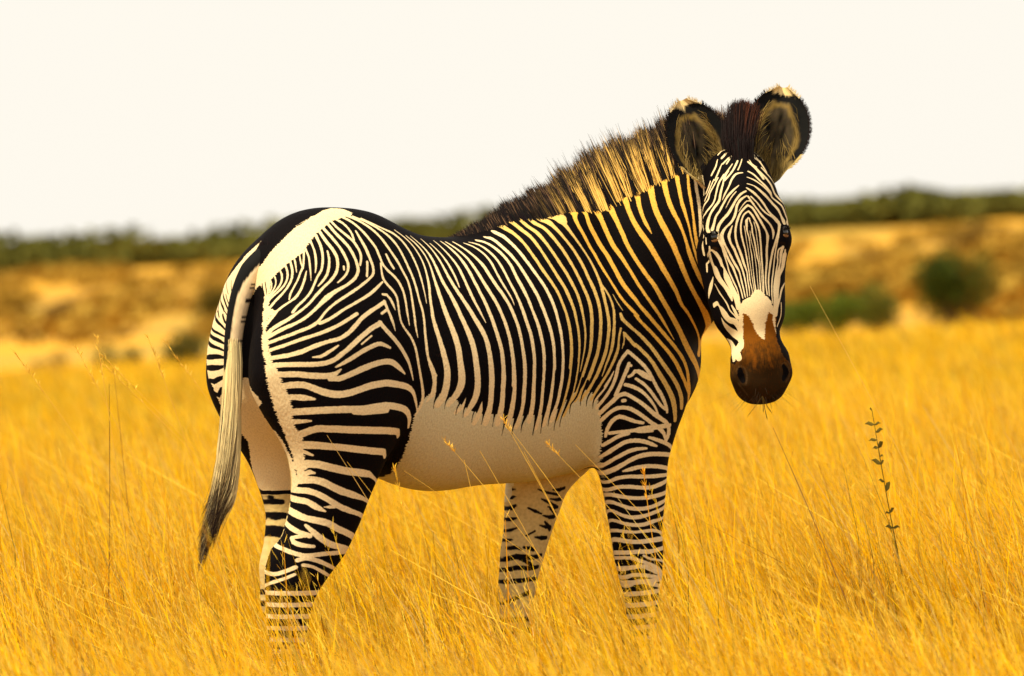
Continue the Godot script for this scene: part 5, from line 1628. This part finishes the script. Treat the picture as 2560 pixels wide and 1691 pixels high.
	stalk("seed_stalk", "grass stalk with an orange tufted head in front of the zebra's near forearm", "grass stalk", Vector3(0.499, -0.01, 0.9), Vector3(0.332, 0.87, 0.9), Vector3(-0.03, 0, 0), 0.0018, Color(.86, .42, .03), 0.09, "")
	stalk("seed_stalk", "grass stalk with a drooping yellow head under the zebra's flank", "grass stalk", Vector3(-0.077, -0.01, 0.9), Vector3(-0.331, 0.913, 0.9), Vector3(-0.03, 0, 0), 0.0018, Color(.86, .52, .05), 0.12, "")
	stalk("dry_stem", "thin dark upright stem in the grass left of the tail", "stem", Vector3(-1.275, -0.01, -1.4), Vector3(-1.196, 1.158, -1.4), Vector3(0.01, 0, 0), 0.002, Color(.16, .075, .03), 0.0, "")
	stalk("dry_stem", "short reddish dark stem against the bushes left of the tail", "stem", Vector3(-1.17, -0.01, -2.5), Vector3(-1.236, 1.195, -2.5), Vector3(0, 0, 0), 0.0016, Color(.30, .12, .04), 0.0, "")
	stalk("dry_stem", "thin brown twig in the grass under the zebra's muzzle", "stem", Vector3(1.005, -0.01, 0.7), Vector3(0.69, 0.965, 0.7), Vector3(0.02, 0, 0), 0.002, Color(.30, .15, .05), 0.0, "")
	weed("slender dark green leafy weed standing above the golden grass", Vector3(1.183, -0.01, -0.5), Vector3(1.012, 0.983, -0.5), Color(.13, .10, .02), 14)
	var sprig := thing("grass_sprig", "few short dark grass sprigs hanging from the zebra's lips", "grass sprig", Vector3(0.668, 1.041, 0.62))
	sprig_stem(Vector3(-0.044, -0.046, -0.02), 0.004, sprig)
	sprig_stem(Vector3(0.001, -0.035, -0.02), 0, sprig)
	sprig_stem(Vector3(0.011, -0.055, -0.02), -0.002, sprig)
	sprig_stem(Vector3(0.024, -0.038, -0.02), 0, sprig)
	pass

func sprig_stem(to: Vector3, bow: float, parent: Node3D) -> void:
	var s := Strands.new()
	var c := Color(.10, .07, .02)
	s.ribbon([Vector3(0, .01, 0), to * .5 + Vector3(0, bow, .003), to * .85 + Vector3(0, bow * .5, 0), to], Vector3(.9, .3, .2).normalized(), [.002, .0018, .0026, .0006], [c, c, c * 1.3, c])
	part("stem", s.mesh(), grass_look(), parent)

func body_shape(s: Sculpt) -> void:
	s.cone(Vector3(-.222, 1.246, 0), Vector3(.016, 1.176, 0), .318, .336, .8, Vector3(0, 0, 1), .06)
	s.cone(Vector3(.016, 1.176, 0), Vector3(.286, 1.188, 0), .336, .338, .8, Vector3(0, 0, 1), .06)
	s.cone(Vector3(.286, 1.188, 0), Vector3(.482, 1.204, 0), .338, .324, .66, Vector3(0, 0, 1), .06)
	s.cone(Vector3(.482, 1.204, 0), Vector3(.562, 1.227, 0), .324, .278, .66, Vector3(0, 0, 1), .06)
	s.cone(Vector3(-.346, 1.426, 0), Vector3(-.252, 1.392, 0), .191, .202, .8, Vector3(0, 0, 1), .08)
	s.cone(Vector3(-.252, 1.392, 0), Vector3(-.112, 1.282, 0), .202, .2, .8, Vector3(0, 0, 1), .08)
	s.cone(Vector3(-.383, 1.386, .115), Vector3(-.385, 1.271, .13), .142, .183, .72, Vector3(0, 0, 1), .07)
	s.cone(Vector3(-.385, 1.271, .13), Vector3(-.391, 1.161, .135), .183, .206, .72, Vector3(0, 0, 1), .07)
	s.cone(Vector3(-.403, 1.393, -.115), Vector3(-.389, 1.277, -.13), .142, .183, .72, Vector3(0, 0, 1), .07)
	s.cone(Vector3(-.389, 1.277, -.13), Vector3(-.39, 1.166, -.135), .183, .206, .72, Vector3(0, 0, 1), .07)
	s.cone(Vector3(-.383, 1.172, .13), Vector3(-.371, 1.061, .15), .222, .174, .72, Vector3(0, 0, 1), .05)
	s.cone(Vector3(-.371, 1.061, .15), Vector3(-.381, .952, .15), .174, .121, .72, Vector3(0, 0, 1), .05)
	s.cone(Vector3(-.381, .952, .15), Vector3(-.398, .871, .145), .121, .1, .72, Vector3(0, 0, 1), .05)
	s.cone(Vector3(-.398, .871, .145), Vector3(-.42, .79, .14), .1, .088, .72, Vector3(0, 0, 1), .05)
	s.cone(Vector3(-.42, .79, .14), Vector3(-.454, .715, .135), .088, .08, .72, Vector3(0, 0, 1), .05)
	s.cone(Vector3(-.454, .715, .135), Vector3(-.5, .646, .13), .08, .073, .72, Vector3(0, 0, 1), .05)
	s.cone(Vector3(-.5, .646, .13), Vector3(-.535, .588, .13), .073, .067, .8, Vector3(0, 0, 1), .03)
	s.cone(Vector3(-.535, .588, .13), Vector3(-.55, .507, .13), .067, .056, .8, Vector3(0, 0, 1), .03)
	s.cone(Vector3(-.55, .507, .13), Vector3(-.554, .338, .13), .056, .044, .8, Vector3(0, 0, 1), .03)
	s.cone(Vector3(-.554, .338, .13), Vector3(-.549, .207, .13), .044, .044, .8, Vector3(0, 0, 1), .03)
	s.cone(Vector3(-.549, .207, .13), Vector3(-.534, .118, .13), .044, .037, .8, Vector3(0, 0, 1), .03)
	s.cone(Vector3(-.534, .118, .13), Vector3(-.519, .068, .13), .037, .051, .8, Vector3(0, 0, 1), .03)
	s.cone(Vector3(-.563, .667, .13), Vector3(-.594, .641, .13), .042, .022, .7, Vector3(0, 0, 1), .03)
	s.cone(Vector3(-.388, 1.177, -.13), Vector3(-.355, 1.054, -.15), .206, .167, .72, Vector3(0, 0, 1), .05)
	s.cone(Vector3(-.355, 1.054, -.15), Vector3(-.346, .953, -.15), .167, .12, .72, Vector3(0, 0, 1), .05)
	s.cone(Vector3(-.346, .953, -.15), Vector3(-.348, .864, -.145), .12, .096, .72, Vector3(0, 0, 1), .05)
	s.cone(Vector3(-.348, .864, -.145), Vector3(-.351, .776, -.14), .096, .078, .72, Vector3(0, 0, 1), .05)
	s.cone(Vector3(-.351, .776, -.14), Vector3(-.374, .699, -.135), .078, .073, .72, Vector3(0, 0, 1), .05)
	s.cone(Vector3(-.374, .699, -.135), Vector3(-.41, .629, -.13), .073, .069, .72, Vector3(0, 0, 1), .05)
	s.cone(Vector3(-.41, .629, -.13), Vector3(-.43, .547, -.13), .069, .051, .8, Vector3(0, 0, 1), .03)
	s.cone(Vector3(-.43, .547, -.13), Vector3(-.428, .437, -.13), .051, .04, .8, Vector3(0, 0, 1), .03)
	s.cone(Vector3(-.428, .437, -.13), Vector3(-.429, .193, -.13), .04, .042, .8, Vector3(0, 0, 1), .03)
	s.cone(Vector3(-.429, .193, -.13), Vector3(-.404, .058, -.13), .042, .049, .8, Vector3(0, 0, 1), .03)
	s.cone(Vector3(.438, 1.459, .1), Vector3(.565, 1.274, .13), .122, .167, .6, Vector3(0, 0, 1), .08)
	s.cone(Vector3(.565, 1.274, .13), Vector3(.603, 1.126, .14), .167, .15, .6, Vector3(0, 0, 1), .08)
	s.cone(Vector3(.603, 1.126, .14), Vector3(.577, 1.015, .14), .142, .124, .74, Vector3(0, 0, 1), .05)
	s.cone(Vector3(.577, 1.015, .14), Vector3(.565, .915, .14), .124, .098, .74, Vector3(0, 0, 1), .05)
	s.cone(Vector3(.565, .915, .14), Vector3(.567, .803, .14), .098, .081, .74, Vector3(0, 0, 1), .05)
	s.cone(Vector3(.567, .803, .14), Vector3(.565, .725, .14), .081, .067, .74, Vector3(0, 0, 1), .05)
	s.cone(Vector3(.565, .725, .14), Vector3(.566, .657, .14), .067, .057, .74, Vector3(0, 0, 1), .05)
	s.cone(Vector3(.566, .657, .14), Vector3(.571, .601, .14), .057, .056, .74, Vector3(0, 0, 1), .05)
	s.cone(Vector3(.571, .601, .14), Vector3(.573, .545, .14), .056, .052, .74, Vector3(0, 0, 1), .05)
	s.cone(Vector3(.573, .545, .14), Vector3(.573, .455, .14), .052, .041, .85, Vector3(0, 0, 1), .03)
	s.cone(Vector3(.573, .455, .14), Vector3(.567, .265, .14), .041, .036, .85, Vector3(0, 0, 1), .03)
	s.cone(Vector3(.567, .265, .14), Vector3(.568, .13, .14), .036, .043, .85, Vector3(0, 0, 1), .03)
	s.cone(Vector3(.568, .13, .14), Vector3(.579, .051, .14), .043, .037, .85, Vector3(0, 0, 1), .03)
	s.cone(Vector3(.579, .051, .14), Vector3(.594, -.006, .14), .037, .051, .85, Vector3(0, 0, 1), .03)
	s.cone(Vector3(.549, 1.134, -.12), Vector3(.478, .945, -.13), .139, .117, .74, Vector3(0, 0, 1), .05)
	s.cone(Vector3(.478, .945, -.13), Vector3(.409, .83, -.13), .117, .076, .74, Vector3(0, 0, 1), .05)
	s.cone(Vector3(.409, .83, -.13), Vector3(.387, .758, -.13), .076, .067, .74, Vector3(0, 0, 1), .05)
	s.cone(Vector3(.387, .758, -.13), Vector3(.366, .68, -.13), .067, .054, .74, Vector3(0, 0, 1), .05)
	s.cone(Vector3(.366, .68, -.13), Vector3(.344, .613, -.13), .054, .049, .74, Vector3(0, 0, 1), .05)
	s.cone(Vector3(.344, .613, -.13), Vector3(.327, .536, -.13), .049, .05, .74, Vector3(0, 0, 1), .05)
	s.cone(Vector3(.327, .536, -.13), Vector3(.311, .435, -.13), .05, .04, .85, Vector3(0, 0, 1), .03)
	s.cone(Vector3(.311, .435, -.13), Vector3(.278, .167, -.13), .04, .042, .85, Vector3(0, 0, 1), .03)
	s.cone(Vector3(.278, .167, -.13), Vector3(.295, .008, -.13), .042, .05, .85, Vector3(0, 0, 1), .03)
	s.cone(Vector3(.561, 1.221, 0), Vector3(.689, 1.153, 0), .261, .167, .75, Vector3(0, 0, 1), .08)
	s.cone(Vector3(.667, 1.13, .06), Vector3(.657, 1.097, .06), .111, .094, .8, Vector3(0, 0, 1), .07)
	s.cone(Vector3(.237, 1.453, 0), Vector3(.355, 1.486, 0), .058, .069, .6, Vector3(0, 0, 1), .08)
	s.cone(Vector3(.355, 1.486, 0), Vector3(.485, 1.494, 0), .069, .061, .6, Vector3(0, 0, 1), .08)
	s.cone(Vector3(.57, 1.376, 0), Vector3(.653, 1.403, .04), .236, .231, .65, Vector3(-.199, 0, .98), .06)
	s.cone(Vector3(.653, 1.403, .04), Vector3(.711, 1.439, .11), .231, .204, .63, Vector3(-.343, 0, .939), .06)
	s.cone(Vector3(.711, 1.439, .11), Vector3(.748, 1.489, .2), .204, .178, .62, Vector3(-.544, 0, .839), .06)
	s.cone(Vector3(.748, 1.489, .2), Vector3(.785, 1.55, .28), .178, .151, .62, Vector3(-.717, 0, .697), .06)
	s.cone(Vector3(.785, 1.55, .28), Vector3(.814, 1.616, .34), .151, .12, .64, Vector3(-.813, 0, .582), .06)

func _ready() -> void:
	# camera: a long lens, hand held and tilted a little
	var cam := Camera3D.new()
	cam.name = "camera"
	cam.position = Vector3(0, 1.3, 22.0)
	cam.rotation = Vector3(-0.002778, 0, -0.048869)
	var lens := CameraAttributesPhysical.new()
	lens.frustum_focal_length = 281.02
	lens.frustum_focus_distance = 21.85
	lens.frustum_near = 0.5
	lens.frustum_far = 4000.0
	lens.exposure_aperture = 5.6
	cam.attributes = lens
	add_child(cam)
	# sky and sun: bright milky overcast with a soft warm sun over the photographer's left shoulder
	var sky_look := ProceduralSkyMaterial.new()
	sky_look.sky_top_color = Color(.925, .910, .878)
	sky_look.sky_horizon_color = Color(.922, .902, .858)
	sky_look.sky_curve = .12
	sky_look.sky_energy_multiplier = 1.0
	sky_look.ground_horizon_color = Color(.9, .75, .45)
	sky_look.ground_bottom_color = Color(.6, .42, .16)
	sky_look.sun_angle_max = 1.0
	sky_look.use_debanding = false
	var sky := Sky.new()
	sky.sky_material = sky_look
	var env := Environment.new()
	env.background_mode = Environment.BG_SKY
	env.sky = sky
	env.tonemap_mode = Environment.TONE_MAPPER_LINEAR
	env.tonemap_exposure = 1.2
	env.sdfgi_enabled = true
	env.ssao_enabled = true
	env.ssil_enabled = true
	var we := WorldEnvironment.new()
	we.name = "environment"
	we.environment = env
	add_child(we)
	var sun := DirectionalLight3D.new()
	sun.name = "sun"
	sun.look_at_from_position(Vector3(-.42, .95, .30), Vector3.ZERO)
	sun.light_energy = 1.5
	sun.light_color = Color(1.0, .94, .80)
	sun.light_angular_distance = 6.0
	sun.shadow_enabled = true
	add_child(sun)
	# the land, then the animal, then the small things
	build_ground()
	build_bushes()
	var zebra_at := Transform3D(Basis(Vector3.UP, 0.52360), Vector3(-.239, 0, 0))
	build_zebra(zebra_at)
	build_grass()
	build_stalks()
